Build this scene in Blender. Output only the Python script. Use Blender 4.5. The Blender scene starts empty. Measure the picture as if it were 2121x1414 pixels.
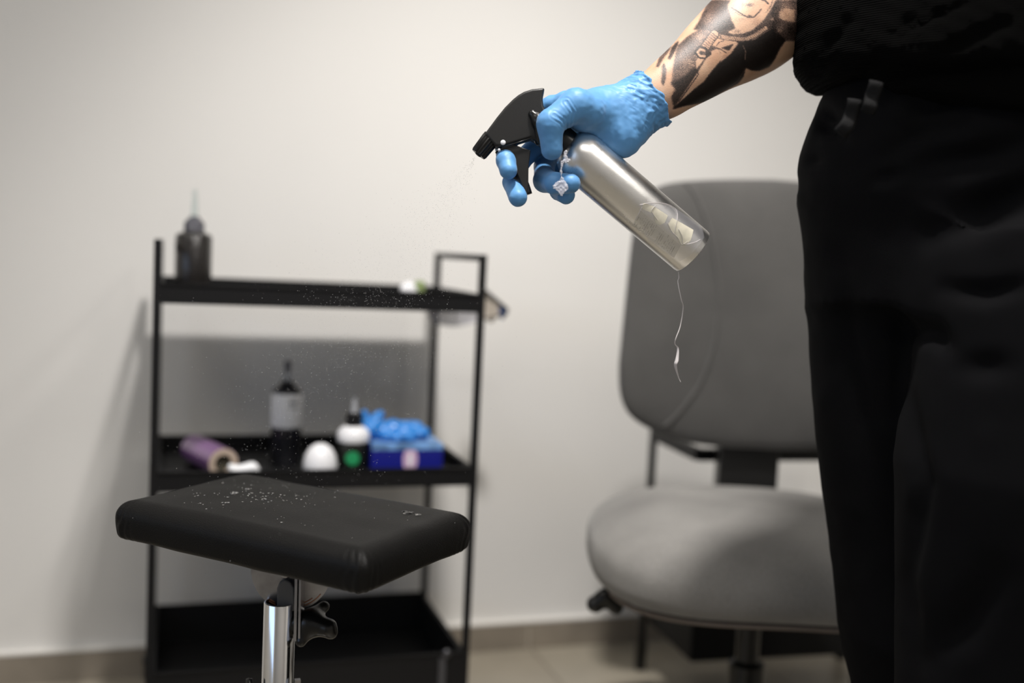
import bpy, bmesh, math, random
import numpy as np
from mathutils import Vector, Matrix
import openvdb

# ------------------------------------------------------------------ camera, light, exposure
SC = bpy.context.scene
COL = SC.collection
FPX = 2196.8                      # focal length in px of the 2121 px frame
PITCH, ROLL, YAW, CAMH = .0808, -.0479, .3129, .8311
cy, sy, cp, sp = math.cos(YAW), math.sin(YAW), math.cos(PITCH), math.sin(PITCH)
CF = np.array([sy * cp, cy * cp, -sp])
_R = np.array([cy, -sy, 0.0]); _U = np.cross(_R, CF)
CR = _R * math.cos(ROLL) - _U * math.sin(ROLL)
CU = _U * math.cos(ROLL) + _R * math.sin(ROLL)
CO = np.array([0, 0, CAMH])
cd = bpy.data.cameras.new('camera'); cam = bpy.data.objects.new('camera', cd); COL.objects.link(cam)
cam.matrix_world = Matrix(((CR[0], CU[0], -CF[0], CO[0]), (CR[1], CU[1], -CF[1], CO[1]), (CR[2], CU[2], -CF[2], CO[2]), (0, 0, 0, 1)))
cd.sensor_width = 36; cd.lens = 36 * FPX / 2121; cd.clip_start = .05
cd.dof.use_dof = True; cd.dof.focus_distance = 1.08; cd.dof.aperture_fstop = 1.75
SC.camera = cam

w = bpy.data.worlds.new('world'); SC.world = w; w.use_nodes = True
w.node_tree.nodes['Background'].inputs[0].default_value = (.02, .022, .026, 1)
SC.view_settings.view_transform = 'Standard'; SC.view_settings.look = 'None'
SC.view_settings.exposure = 0.18; SC.view_settings.gamma = 1.0
try: SC.view_settings.use_curve_mapping = False
except Exception: pass
SC.cycles.use_denoising = True
SC.cycles.max_bounces = 7
SC.cycles.sample_clamp_indirect = 4

def lamp(name, kind, loc, target, energy, color=(1, 1, 1), **kw):
    l = bpy.data.lights.new(name, kind); l.energy = energy; l.color = color
    for k, v in kw.items(): setattr(l, k, v)
    o = bpy.data.objects.new(name, l); COL.objects.link(o); o.location = loc
    d = Vector(target) - Vector(loc); o.rotation_euler = d.to_track_quat('-Z', 'Y').to_euler()
    return o
KEY = (.35, .72, 2.38)
lamp('ceiling_spot_light', 'SPOT', KEY, (.72, 1.70, .36), 166, (1, .96, .92), spot_size=math.radians(78), spot_blend=1.0, shadow_soft_size=.075)
lamp('ceiling_fill_light', 'AREA', (1.42, -.6, 2.44), (1.42, -.6, 0), 15, (1, .96, .91), shape='RECTANGLE', size=.28, size_y=1.15)  # unseen; placed for the bright strip on the bottle, strengthened as fill
lamp('ceiling_fill_light', 'AREA', (.25, -.75, 2.44), (.25, -.75, 0), 13, (1, .96, .91), shape='RECTANGLE', size=1.15, size_y=.28)  # unseen, added to fill front faces and brighten the seat
lamp('ceiling_fill_light', 'AREA', (-.9, 1.0, 2.44), (-.9, 1.0, 0), 7, (1, .95, .88), shape='SQUARE', size=.55)  # unseen, added to lift the ambient light
lamp('window_daylight', 'AREA', (-1.68, .0, 1.05), (0, .0, 1.05), 5, (.40, .62, 1), shape='RECTANGLE', size=1.9, size_y=.55)

# ------------------------------------------------------------------ helpers
def ray(px, py): return CF + (px - 1060.5) / FPX * CR - (py - 707) / FPX * CU
def P(px, py, Z): return CO + ray(px, py) * Z
def onz(px, py, z):
    d = ray(px, py); return CO + d * ((z - CO[2]) / d[2])
def ony(px, py, y):
    d = ray(px, py); return CO + d * (y / d[1])
def c2w(p):                        # camera coordinates (x right, y up, Z forward) to world
    p = np.asarray(p); return CO + p[..., 0:1] * CR + p[..., 1:2] * CU + p[..., 2:3] * CF
EZ = np.array([0, 0, 1.]); RH = np.array([cy, -sy, 0.0]); FH = np.array([sy, cy, 0.0])
def h2w(a, b, z): return RH * a + FH * b + np.array([0, 0, z])   # level camera axes to world

def mat(name, color, rough=.5, metal=0, bump=None, bscale=200, bstr=.2, bdist=.001, var=0, vscale=8, coat=0, sheen=0, trans=0, alpha=1, ior=1.5, spec=.5, detail=3):
    m = bpy.data.materials.new(name); m.use_nodes = True
    nt = m.node_tree; b = nt.nodes['Principled BSDF']
    c = (*color, 1)
    b.inputs['Base Color'].default_value = c; b.inputs['Roughness'].default_value = rough
    b.inputs['Metallic'].default_value = metal; b.inputs['Coat Weight'].default_value = coat
    b.inputs['Sheen Weight'].default_value = sheen; b.inputs['Transmission Weight'].default_value = trans
    b.inputs['Alpha'].default_value = alpha; b.inputs['IOR'].default_value = ior
    b.inputs['Specular IOR Level'].default_value = spec
    tc = nt.nodes.new('ShaderNodeTexCoord')
    if var:
        n = nt.nodes.new('ShaderNodeTexNoise'); n.inputs['Scale'].default_value = vscale; n.inputs['Detail'].default_value = detail
        nt.links.new(tc.outputs['Object'], n.inputs['Vector'])
        r = nt.nodes.new('ShaderNodeValToRGB'); r.color_ramp.elements[0].position = .3; r.color_ramp.elements[1].position = .7
        r.color_ramp.elements[0].color = (*[max(0, x * (1 - var)) for x in color], 1)
        r.color_ramp.elements[1].color = (*[min(1, x * (1 + var)) for x in color], 1)
        nt.links.new(n.outputs['Fac'], r.inputs['Fac']); nt.links.new(r.outputs['Color'], b.inputs['Base Color'])
    if bump:
        if bump == 'noise':
            n = nt.nodes.new('ShaderNodeTexNoise'); n.inputs['Scale'].default_value = bscale; n.inputs['Detail'].default_value = 4
            out = n.outputs['Fac']
        elif bump == 'voronoi':
            n = nt.nodes.new('ShaderNodeTexVoronoi'); n.inputs['Scale'].default_value = bscale; out = n.outputs['Distance']
        else:
            n = nt.nodes.new('ShaderNodeTexWave'); n.inputs['Scale'].default_value = bscale; n.inputs['Distortion'].default_value = 1.5
            n.bands_direction = bump; out = n.outputs['Fac']
        nt.links.new(tc.outputs['Object'], n.inputs['Vector'])
        bp = nt.nodes.new('ShaderNodeBump'); bp.inputs['Strength'].default_value = bstr; bp.inputs['Distance'].default_value = bdist
        nt.links.new(out, bp.inputs['Height']); nt.links.new(bp.outputs['Normal'], b.inputs['Normal'])
    return m

def tag(o, label=None, cat=None, group=None, kind=None):
    if label: o['label'] = label
    if cat: o['category'] = cat
    if group: o['group'] = group
    if kind: o['kind'] = kind
    return o
def thing(name, loc, label, cat, group=None):
    o = bpy.data.objects.new(name, None); COL.objects.link(o); o.location = Vector([float(x) for x in loc]); o.empty_display_size = .05
    return tag(o, label, cat, group)
def wloc(o):
    v = Vector(o.location)
    while o.parent: o = o.parent; v += Vector(o.location)
    return np.array(v)
def mk(name, verts, faces, m, parent=None, smooth=True, loc=None, label=None, sharp=None):
    verts = np.asarray(verts, dtype=float)
    me = bpy.data.meshes.new(name)
    org = np.zeros(3)
    if parent: org = wloc(parent)
    if loc is not None: org = np.asarray(loc, float)
    me.from_pydata([tuple(v) for v in (verts - org)], [], [tuple(int(i) for i in f) for f in faces])
    me.update()
    if smooth: me.shade_smooth()
    if m: me.materials.append(m)
    o = bpy.data.objects.new(name, me); COL.objects.link(o)
    if parent: o.parent = parent
    if loc is not None: o.location = Vector([float(x) for x in (org - (wloc(parent) if parent else 0))])
    if label: o['label'] = label
    if sharp is not None:
        mod = o.modifiers.new('edge', 'EDGE_SPLIT'); mod.split_angle = math.radians(sharp)
    return o
def bevel(o, wd, seg=2):
    md = o.modifiers.new('bevel', 'BEVEL'); md.width = wd; md.segments = seg; md.limit_method = 'ANGLE'; md.angle_limit = math.radians(35)
    return o

class MB:
    """collects shapes in world space for one mesh"""
    def __init__(s): s.v = []; s.f = []
    def add(s, v, f):
        n = len(s.v); s.v += [np.asarray(x, float) for x in v]; s.f += [tuple(i + n for i in q) for q in f]; return s
    def box(s, c, sz, ax=None):
        ax = np.eye(3) if ax is None else np.asarray(ax)
        c = np.asarray(c, float); v = []
        for i in (-1, 1):
            for j in (-1, 1):
                for k in (-1, 1): v.append(c + ax[0] * i * sz[0] / 2 + ax[1] * j * sz[1] / 2 + ax[2] * k * sz[2] / 2)
        return s.add(v, [(0, 1, 3, 2), (4, 6, 7, 5), (0, 4, 5, 1), (2, 3, 7, 6), (0, 2, 6, 4), (1, 5, 7, 3)])
    def bar(s, a, b, wd, h=None, up=(0, 0, 1)):
        a = np.asarray(a, float); b = np.asarray(b, float); d = b - a; L = np.linalg.norm(d); d /= L
        u = np.asarray(up, float)
        if abs(d @ u) > .95: u = np.array([0, 1.0, 0])
        x = np.cross(d, u); x /= np.linalg.norm(x); u = np.cross(x, d)
        return s.box((a + b) / 2, (wd, L, h or wd), (x, d, u))
    def tube(s, pts, rad, n=12, cap=True, flat=1.0):
        pts = [np.asarray(p, float) for p in pts]
        if np.isscalar(rad): rad = [rad] * len(pts)
        rings = []; ref = None
        for i, p in enumerate(pts):
            d = pts[min(i + 1, len(pts) - 1)] - pts[max(i - 1, 0)]; d = d / (np.linalg.norm(d) + 1e-12)
            if ref is None:
                ref = np.array([0, 0, 1.0]) if abs(d[2]) < .9 else np.array([1.0, 0, 0])
            x = np.cross(d, ref); x /= np.linalg.norm(x); y = np.cross(x, d); ref = y
            rings.append([p + rad[i] * (math.cos(t) * x + flat * math.sin(t) * y) for t in np.linspace(0, 2 * math.pi, n, endpoint=False)])
        v = [q for r in rings for q in r]; f = []
        for i in range(len(pts) - 1):
            for k in range(n): f.append((i * n + k, i * n + (k + 1) % n, (i + 1) * n + (k + 1) % n, (i + 1) * n + k))
        if cap: f.append(tuple(range(n))[::-1]); f.append(tuple((len(pts) - 1) * n + k for k in range(n)))
        return s.add(v, f)
    def lathe(s, base, axis, prof, n=32, x=None, rib=None, cap=True):
        """prof: list of (radius, height) along axis"""
        base = np.asarray(base, float); axis = np.asarray(axis, float) / np.linalg.norm(axis)
        if x is None:
            x = np.cross(axis, (0, 1, 0)) if abs(axis[1]) < .9 else np.cross(axis, (1, 0, 0))
        x = x / np.linalg.norm(x); y = np.cross(axis, x); v = []; f = []
        for r, h in prof:
            for k in range(n):
                t = 2 * math.pi * k / n; rr = r
                if rib and r > 1e-5: rr = r + (rib if k % 2 else -rib)
                v.append(base + axis * h + rr * (math.cos(t) * x + math.sin(t) * y))
        for i in range(len(prof) - 1):
            for k in range(n): f.append((i * n + k, i * n + (k + 1) % n, (i + 1) * n + (k + 1) % n, (i + 1) * n + k))
        if cap: f.append(tuple(range(n))[::-1]); f.append(tuple((len(prof) - 1) * n + k for k in range(n)))
        return s.add(v, f)
    def prism(s, poly, d):
        """poly: world points of one face, d: extrusion vector"""
        n = len(poly); v = [np.asarray(p) for p in poly] + [np.asarray(p) + d for p in poly]
        return s.add(v, [tuple(range(n))[::-1], tuple(range(n, 2 * n))] + [(i, (i + 1) % n, n + (i + 1) % n, n + i) for i in range(n)])
    def build(s, name, m, parent=None, **k): return mk(name, s.v, s.f, m, parent, **k)

def pillow(outline, center, ex, ey, ez, T, nu=18, n1=3.2, top=None, Tb=None):
    """closed cushion: outline is 2D (x,y) about center; top(x,y) adds height"""
    ol = np.asarray(outline, float); N = len(ol); v = []; f = []
    th = np.linspace(0.02, math.pi - .02, nu * 2)
    Tb = T if Tb is None else Tb
    for t in th:
        s_ = abs(math.sin(t)) ** (2 / n1); h = math.copysign(abs(math.cos(t)) ** (2 / n1), math.cos(t))
        for (x, y) in ol:
            X, Y = x * s_, y * s_; z = h * (T if h > 0 else Tb) / 2
            if top: z += top(X, Y, h)
            v.append(center + ex * X + ey * Y + ez * z)
    M = len(th)
    for i in range(M - 1):
        for k in range(N): f.append((i * N + k, (i + 1) * N + k, (i + 1) * N + (k + 1) % N, i * N + (k + 1) % N))
    f.append(tuple(range(N))); f.append(tuple((M - 1) * N + k for k in range(N))[::-1])
    return v, f
def superell(a, b, n=3, N=96):
    return [(a * math.copysign(abs(math.cos(t)) ** (2 / n), math.cos(t)), b * math.copysign(abs(math.sin(t)) ** (2 / n), math.sin(t))) for t in np.linspace(0, 2 * math.pi, N, endpoint=False)]
def smoothline(pts, n):
    pts = np.asarray(pts, float); m = len(pts); out = []
    for i in range(m - 1):
        p0 = pts[max(i - 1, 0)]; p1 = pts[i]; p2 = pts[i + 1]; p3 = pts[min(i + 2, m - 1)]
        for t in np.linspace(0, 1, n, endpoint=False):
            out.append(.5 * ((2 * p1) + (-p0 + p2) * t + (2 * p0 - 5 * p1 + 4 * p2 - p3) * t * t + (-p0 + 3 * p1 - 3 * p2 + p3) * t ** 3))
    out.append(pts[-1]); return np.array(out)

# ---- volumes
def vgrid(lo, hi, h):
    ax = [np.arange(lo[i], hi[i] + h, h, dtype=np.float32) for i in range(3)]
    return np.meshgrid(*ax, indexing='ij', sparse=True), np.array(lo, float), h
def tomesh(d, lo, h):
    d = np.ascontiguousarray(np.clip(d, -4 * h, 4 * h).astype(np.float64))
    g = openvdb.DoubleGrid(background=4 * h) if hasattr(openvdb, 'DoubleGrid') else openvdb.FloatGrid(background=4 * h)
    g.copyFromArray(d)
    pts, tris, quads = g.convertToPolygons(isovalue=0.0, adaptivity=0.0)
    pts = np.asarray(pts, float) * h + lo
    faces = [tuple(q[::-1]) for q in np.asarray(quads).tolist()] + [tuple(t[::-1]) for t in np.asarray(tris).tolist()]
    return pts, faces
def smin(a, b, k):
    if k <= 0: return np.minimum(a, b)
    h = np.clip(.5 + .5 * (b - a) / k, 0, 1); return b + (a - b) * h - k * h * (1 - h)
def cone(G, a, ra, b, rb, zs=1.0):
    x, y, z = G; a = np.asarray(a, np.float32); b = np.asarray(b, np.float32); d = b - a
    px, py, pz = x - a[0], y - a[1], (z - a[2]) * zs
    L = d[0] ** 2 + d[1] ** 2 + (d[2] * zs) ** 2 + 1e-12
    t = np.clip((px * d[0] + py * d[1] + pz * d[2] * zs) / L, 0, 1)
    return np.sqrt((px - t * d[0]) ** 2 + (py - t * d[1]) ** 2 + (pz - t * d[2] * zs) ** 2) - (ra + t * (rb - ra))
def ell(G, c, r):
    x, y, z = G; k = np.sqrt(((x - c[0]) / r[0]) ** 2 + ((y - c[1]) / r[1]) ** 2 + ((z - c[2]) / r[2]) ** 2)
    return (k - 1) * min(r)
def chain(G, pts, k=.004, zs=1.0):
    d = None
    for (a, ra), (b, rb) in zip(pts[:-1], pts[1:]):
        e = cone(G, a, ra, b, rb, zs); d = e if d is None else smin(d, e, k)
    return d
def ztube(G, keys, phi=0.0):
    """stack of ellipses along z: keys rows z,cx,cy,rx,ry ; phi rotates the ellipse axes"""
    x, y, z = G; K = np.array(keys, float); K = K[np.argsort(K[:, 0])]
    zz = z.ravel(); I = [np.interp(zz, K[:, 0], K[:, i]).reshape(z.shape).astype(np.float32) for i in range(1, 5)]
    dx, dy = x - I[0], y - I[1]; c, s_ = math.cos(phi), math.sin(phi)
    u = dx * c + dy * s_; v = -dx * s_ + dy * c
    q = np.sqrt((u / I[2]) ** 2 + (v / I[3]) ** 2); d = (q - 1) * np.minimum(I[2], I[3])
    return np.maximum(d, np.maximum(K[0, 0] - z, z - K[-1, 0]))
def vnoise(p, seed=0):
    """smooth value noise at points p (n,3)"""
    p = np.asarray(p, np.float32); i = np.floor(p).astype(np.int64); f = p - i; f = f * f * (3 - 2 * f); out = 0
    for dx in (0, 1):
        for dy in (0, 1):
            for dz in (0, 1):
                hsh = ((i[:, 0] + dx) * 73856093 ^ (i[:, 1] + dy) * 19349663 ^ (i[:, 2] + dz) * 83492791 ^ seed * 2654435761) & 0xffff
                hsh = (hsh * 40503 + 12345) & 0xffff
                wgt = (f[:, 0] if dx else 1 - f[:, 0]) * (f[:, 1] if dy else 1 - f[:, 1]) * (f[:, 2] if dz else 1 - f[:, 2])
                out = out + wgt * (hsh / 32767.5 - 1)
    return out
def displace(pts, faces, fn):
    """move vertices along their normals by fn(points)"""
    pts = np.asarray(pts, float); n = np.zeros_like(pts)
    q = np.array([f[:3] for f in faces]); a, b, c = pts[q[:, 0]], pts[q[:, 1]], pts[q[:, 2]]; fn_ = np.cross(b - a, c - a)
    for k in range(3): np.add.at(n, q[:, k], fn_)
    n /= (np.linalg.norm(n, axis=1, keepdims=True) + 1e-12)
    return pts + n * fn(pts)[:, None]
def seg_dist(p, line):
    """distance of 2D points to a polyline, and position along it 0..1"""
    best = np.full(len(p), 1e9); tt = np.zeros(len(p)); line = np.asarray(line, float); m = len(line) - 1
    for i in range(m):
        a, b = line[i], line[i + 1]; d = b - a; t = np.clip(((p - a) @ d) / (d @ d), 0, 1)
        e = np.linalg.norm(p - a - t[:, None] * d, axis=1); s_ = e < best; best[s_] = e[s_]; tt[s_] = (i + t[s_]) / m
    return best, tt
def topx(pw):
    d = pw - CO; Z = d @ CF; return np.stack([1060.5 + FPX * (d @ CR) / Z, 707 - FPX * (d @ CU) / Z], 1)

# ------------------------------------------------------------------ materials
M = {}
M['wall'] = mat('wall_paint', (.80, .785, .755), .75, var=.012, vscale=3, bump='noise', bscale=40, bstr=.1, bdist=.001)
M['ceil'] = mat('ceiling_paint', (.8, .79, .77), .8)
M['base'] = mat('base_tile', (.27, .235, .19), .35, var=.18, vscale=10)
M['basetop'] = mat('base_edge_highlight', (.82, .80, .76), .3)  # near-white: highlight along the shiny top edge put into its colour
M['grout'] = mat('grout', (.46, .41, .34), .8)
M['metal_black'] = mat('black_powder_coat', (.0045, .0045, .0052), .5, bump='noise', bscale=900, bstr=.3, bdist=.0004, spec=.3)
M['plastic_black'] = mat('black_plastic', (.006, .006, .006), .28, bump='noise', bscale=1500, bstr=.12, bdist=.0003, spec=.45)
M['plastic_matte'] = mat('black_plastic_matte', (.009, .0086, .0082), .42, bump='noise', bscale=2500, bstr=.3, bdist=.0003)
M['chrome'] = mat('chrome', (.80, .79, .78), .14, 1, var=.05, vscale=20)
M['steel'] = mat('zinc_plate', (.36, .355, .37), .30, 1, var=.25, vscale=40)
M['copper'] = mat('worn_copper_arc', (.55, .25, .14), .35, 1)
M['grey_rubber'] = mat('grey_cover', (.09, .085, .08), .6)
M['white_plastic'] = mat('white_plastic', (.82, .82, .84), .4)
M['white_label'] = mat('white_label', (.90, .91, .93), .5)
M['clear'] = mat('frosted_nozzle', (.72, .78, .76), .3, trans=.6, ior=1.4)
M['purple'] = mat('purple_film', (.20, .09, .24), .3, coat=.5)
M['card'] = mat('cardboard', (.48, .38, .30), .8)
M['card_shade'] = mat('core_shade', (.05, .045, .03), .8)
M['blue_box'] = mat('blue_card', (.008, .012, .22), .4)
M['lightblue'] = mat('light_blue_card', (.16, .32, .60), .4, var=.5, vscale=45)
M['pink'] = mat('pale_pink_print', (.65, .45, .62), .5)
M['green'] = mat('green_print', (.02, .30, .11), .4)
M['greenleaf'] = mat('olive_green', (.20, .26, .10), .6)
M['glove_blue'] = mat('crumpled_nitrile', (.03, .22, .62), .35)
M['navy'] = mat('navy_print', (.01, .04, .14), .4)
M['beige_card'] = mat('beige_backing', (.45, .40, .34), .6)
M['bin_black'] = mat('black_box', (.004, .004, .004), .6, spec=.2)

def fabric(name, color, scale=900, var=.18, wob=.35):
    m = bpy.data.materials.new(name); m.use_nodes = True; nt = m.node_tree; b = nt.nodes['Principled BSDF']
    N, L = nt.nodes.new, nt.links.new
    tc = N('ShaderNodeTexCoord')
    w1 = N('ShaderNodeTexWave'); w1.bands_direction = 'X'; w1.inputs['Scale'].default_value = scale / 3; w1.inputs['Distortion'].default_value = 2
    w2 = N('ShaderNodeTexWave'); w2.bands_direction = 'Z'; w2.inputs['Scale'].default_value = scale / 3; w2.inputs['Distortion'].default_value = 2
    L(tc.outputs['Object'], w1.inputs['Vector']); L(tc.outputs['Object'], w2.inputs['Vector'])
    a = N('ShaderNodeMath'); a.operation = 'ADD'; L(w1.outputs['Fac'], a.inputs[0]); L(w2.outputs['Fac'], a.inputs[1])
    n = N('ShaderNodeTexNoise'); n.inputs['Scale'].default_value = 260; n.inputs['Detail'].default_value = 3; L(tc.outputs['Object'], n.inputs['Vector'])
    n2 = N('ShaderNodeTexNoise'); n2.inputs['Scale'].default_value = 9; n2.inputs['Detail'].default_value = 2; L(tc.outputs['Object'], n2.inputs['Vector'])
    mx = N('ShaderNodeMath'); mx.operation = 'MULTIPLY_ADD'; mx.inputs[1].default_value = .5; L(n.outputs['Fac'], mx.inputs[0]); L(n2.outputs['Fac'], mx.inputs[2])
    mp = N('ShaderNodeMapRange'); mp.inputs[1].default_value = .45; mp.inputs[2].default_value = 1.05; L(mx.outputs[0], mp.inputs[0])
    r = N('ShaderNodeMix'); r.data_type = 'RGBA'; r.inputs[6].default_value = (*[c * (1 - var) for c in color], 1); r.inputs[7].default_value = (*[c * (1 + var) for c in color], 1)
    L(mp.outputs[0], r.inputs[0]); L(r.outputs[2], b.inputs['Base Color'])
    bp = N('ShaderNodeBump'); bp.inputs['Strength'].default_value = wob; bp.inputs['Distance'].default_value = .0008; L(a.outputs[0], bp.inputs['Height']); L(bp.outputs['Normal'], b.inputs['Normal'])
    b.inputs['Roughness'].default_value = .85; b.inputs['Sheen Weight'].default_value = .25; b.inputs['Sheen Roughness'].default_value = .5
    return m
M['chair'] = fabric('grey_chair_fabric', (.225, .217, .205), var=.26); M['chair_shaded'] = fabric('grey_fabric_shaded', (.082, .079, .075))  # backrest uses a darker copy; its shade is put into the colour
M['piping'] = mat('piping', (.20, .165, .14), .8)

def floor_mat():
    m = bpy.data.materials.new('floor_tiles'); m.use_nodes = True; nt = m.node_tree; b = nt.nodes['Principled BSDF']; N, L = nt.nodes.new, nt.links.new
    tc = N('ShaderNodeTexCoord'); mp = N('ShaderNodeMapping'); mp.inputs['Location'].default_value = (.13, .22, 0)
    L(tc.outputs['Object'], mp.inputs[0])
    br = N('ShaderNodeTexBrick'); br.offset = 0; br.inputs['Scale'].default_value = 1
    br.inputs['Brick Width'].default_value = .45; br.inputs['Row Height'].default_value = .45; br.inputs['Mortar Size'].default_value = .003
    br.inputs['Color1'].default_value = (.36, .325, .26, 1); br.inputs['Color2'].default_value = (.33, .295, .235, 1); br.inputs['Mortar'].default_value = (.22, .19, .15, 1)
    L(mp.outputs[0], br.inputs[0])
    n = N('ShaderNodeTexNoise'); n.inputs['Scale'].default_value = 7; n.inputs['Detail'].default_value = 5; L(tc.outputs['Object'], n.inputs['Vector'])
    mr = N('ShaderNodeMapRange'); mr.inputs[3].default_value = .8; mr.inputs[4].default_value = 1.2; L(n.outputs['Fac'], mr.inputs[0])
    mm = N('ShaderNodeVectorMath'); mm.operation = 'SCALE'; L(br.outputs['Color'], mm.inputs[0]); L(mr.outputs[0], mm.inputs['Scale']); L(mm.outputs[0], b.inputs['Base Color'])
    b.inputs['Roughness'].default_value = .3
    return m
M['floor'] = floor_mat()

# ------------------------------------------------------------------ the room
YW = 2.081; XL, XR, YF, ZC = -1.75, 2.6, -1.9, 2.5
def struct(name, c, s, m):
    o = MB().box(c, s).build(name, m, smooth=False, loc=c); o['kind'] = 'structure'; return o
struct('wall_back', ((XL + XR) / 2, YW + .05, ZC / 2), (XR - XL + .2, .1, ZC), M['wall'])
struct('wall_left', (XL - .05, (YF + YW) / 2, ZC / 2), (.1, YW - YF, ZC), M['wall'])
struct('wall_right', (XR + .05, (YF + YW) / 2, ZC / 2), (.1, YW - YF, ZC), M['wall'])
struct('wall_front', ((XL + XR) / 2, YF - .05, ZC / 2), (XR - XL + .2, .1, ZC), mat('dark_wall_paint', (.50, .49, .48), .8))
struct('floor', ((XL + XR) / 2, (YF + YW) / 2, -.05), (XR - XL + .2, YW - YF + .2, .1), M['floor'])
struct('ceiling', ((XL + XR) / 2, (YF + YW) / 2, ZC + .05), (XR - XL + .2, YW - YF + .2, .1), M['ceil'])
bb = MB(); bt = MB(); gr = MB(); x = XL; joint = ony(1093, 1300, YW)[0]
x = joint - .60 * 6
while x < XR:
    a, b = max(x + .003, XL), min(x + .597, XR)
    if b > a:
        bb.box(((a + b) / 2, YW - .006, .0285), (b - a, .012, .057)); 
    x += .60
gr.box(((XL + XR) / 2, YW - .004, .028), (XR - XL, .008, .056)); 
bs = bb.build('baseboard_back', M['base'], smooth=False); bs['kind'] = 'structure'
gr.build('grout', M['grout'], bs, smooth=False)
MB().box(((XL + XR) / 2, YW - .0065, .0595), (XR - XL, .013, .005)).build('top_edge', M['basetop'], bs, smooth=False)
wn = MB().box((XL + .015, .0, 1.05), (.03, .75, 2.1)).build('door_1', mat('window_frame_white', (.7, .7, .7), .5), smooth=False); wn['kind'] = 'structure'
# unseen panels added to go with the fill lights, then the spotlight fitting
for (x_, y_, lb) in ((1.42, -.6, 'narrow white ceiling panel added on the right for the bottle highlight and fill'), (.25, -.75, 'long white ceiling panel added behind the camera for fill'), (-.9, 1.0, 'square white ceiling panel added over the left side for ambient fill')):
    t = thing('ceiling_fill_panel', (x_, y_, ZC), lb, 'ceiling light', 'ceiling fill panels')
    MB().box((x_, y_, ZC - .02), (.62 if x_ < 0 else (.32 if x_ > 1 else 1.2), .62 if x_ < 0 else (1.2 if x_ > 1 else .32), .04)).build('frame', M['white_plastic'], t, smooth=False)
t = thing('ceiling_spotlight', (KEY[0], KEY[1], ZC), 'round ceiling spotlight above the gloved hand', 'ceiling light')
MB().lathe((KEY[0], KEY[1], ZC), (0, 0, -1), [(.06, 0), (.06, .02), (.055, .02), (.055, .0)]).build('ring', M['white_plastic'], t)

# ------------------------------------------------------------------ black trolley
TX0, TY0, TW, TD, TH = -.0201, 1.6738, .505, .31, .83
TX1, TY1 = TX0 + TW, TY0 + TD
ZT, ZM, ZB = .7657, .4786, .1644
tr = thing('utility_trolley', ((TX0 + TX1) / 2, (TY0 + TY1) / 2, 0), 'black metal three tier trolley with square loop handles against the wall', 'trolley')
pw = .011
for xx in (TX0, TX1):
    for yy in (TY0, TY1):
        MB().box((xx, yy, (.07 + TH) / 2), (pw, pw, TH - .07)).build('post', M['metal_black'], tr, smooth=False)
    MB().box((xx, (TY0 + TY1) / 2, TH - pw / 2), (pw, TD, pw)).build('handle', M['metal_black'], tr, smooth=False)
def tray(zt, dep, nm):
    fl = zt - dep + .004
    m_ = MB(); g = .003
    xa, xb, ya, yb = TX0 + pw / 2, TX1 - pw / 2, TY0 - .004, TY1 + .004
    m_.box(((xa + xb) / 2, ya, zt - dep / 2), (xb - xa, .002, dep)); m_.box(((xa + xb) / 2, yb, zt - dep / 2), (xb - xa, .002, dep))
    m_.box((xa, (ya + yb) / 2, zt - dep / 2), (.002, yb - ya, dep)); m_.box((xb, (ya + yb) / 2, zt - dep / 2), (.002, yb - ya, dep))
    m_.box(((xa + xb) / 2, (ya + yb) / 2, fl), (xb - xa, yb - ya, .002))
    # rolled rims
    for y2 in (ya, yb): m_.box(((xa + xb) / 2, y2, zt - .0015), (xb - xa, .007, .003))
    for x2 in (xa, xb): m_.box((x2, (ya + yb) / 2, zt - .0015), (.007, yb - ya, .003))
    m_.build(nm, M['metal_black'], tr, smooth=False)
    return fl + .001
FT = tray(ZT, .031, 'shelf_tray'); FM = tray(ZM, .031, 'shelf_tray'); FB = tray(ZB, .075, 'shelf_tray')
for xx in (TX0, TX1):
    for yy in (TY0, TY1):
        c = MB().box((xx, yy, .066), (.03, .03, .008)); c.bar((xx - .012, yy, .066), (xx - .012, yy + .008, .03), .003, .02); c.bar((xx + .012, yy, .066), (xx + .012, yy + .008, .03), .003, .02)
        cs = c.build('caster', M['metal_black'], tr, smooth=False)
        MB().lathe((xx - .009, yy + .008, .025), (1, 0, 0), [(.020, 0), (.025, .002), (.025, .016), (.020, .018)], 24).build('wheel', M['plastic_black'], cs, sharp=40)
# small latch seen on the lowest tray front
q = ony(915, 1392, TY0 - .006)
MB().box(q, (.011, .004, .05)).build('clip', mat('clip_grey', (.10, .10, .11), .4, .6), tr, smooth=False)
q = ony(925, 1352, TY0 - .006)
MB().lathe(q, (0, -1, 0), [(.007, 0), (.007, .004), (.004, .006)], 16).build('bolt', mat('bolt_grey', (.12, .12, .13), .3, .8), tr)

def bottle(name, base, prof, m, label, cat, parts=()):
    t = thing(name, base, label, cat)
    MB().lathe(base, (0, 0, 1), prof, 40).build('body', m, t, sharp=50)
    for nm, pr, mm in parts: MB().lathe(base, (0, 0, 1), pr, 32).build(nm, mm, t, sharp=50)
    return t
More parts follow.
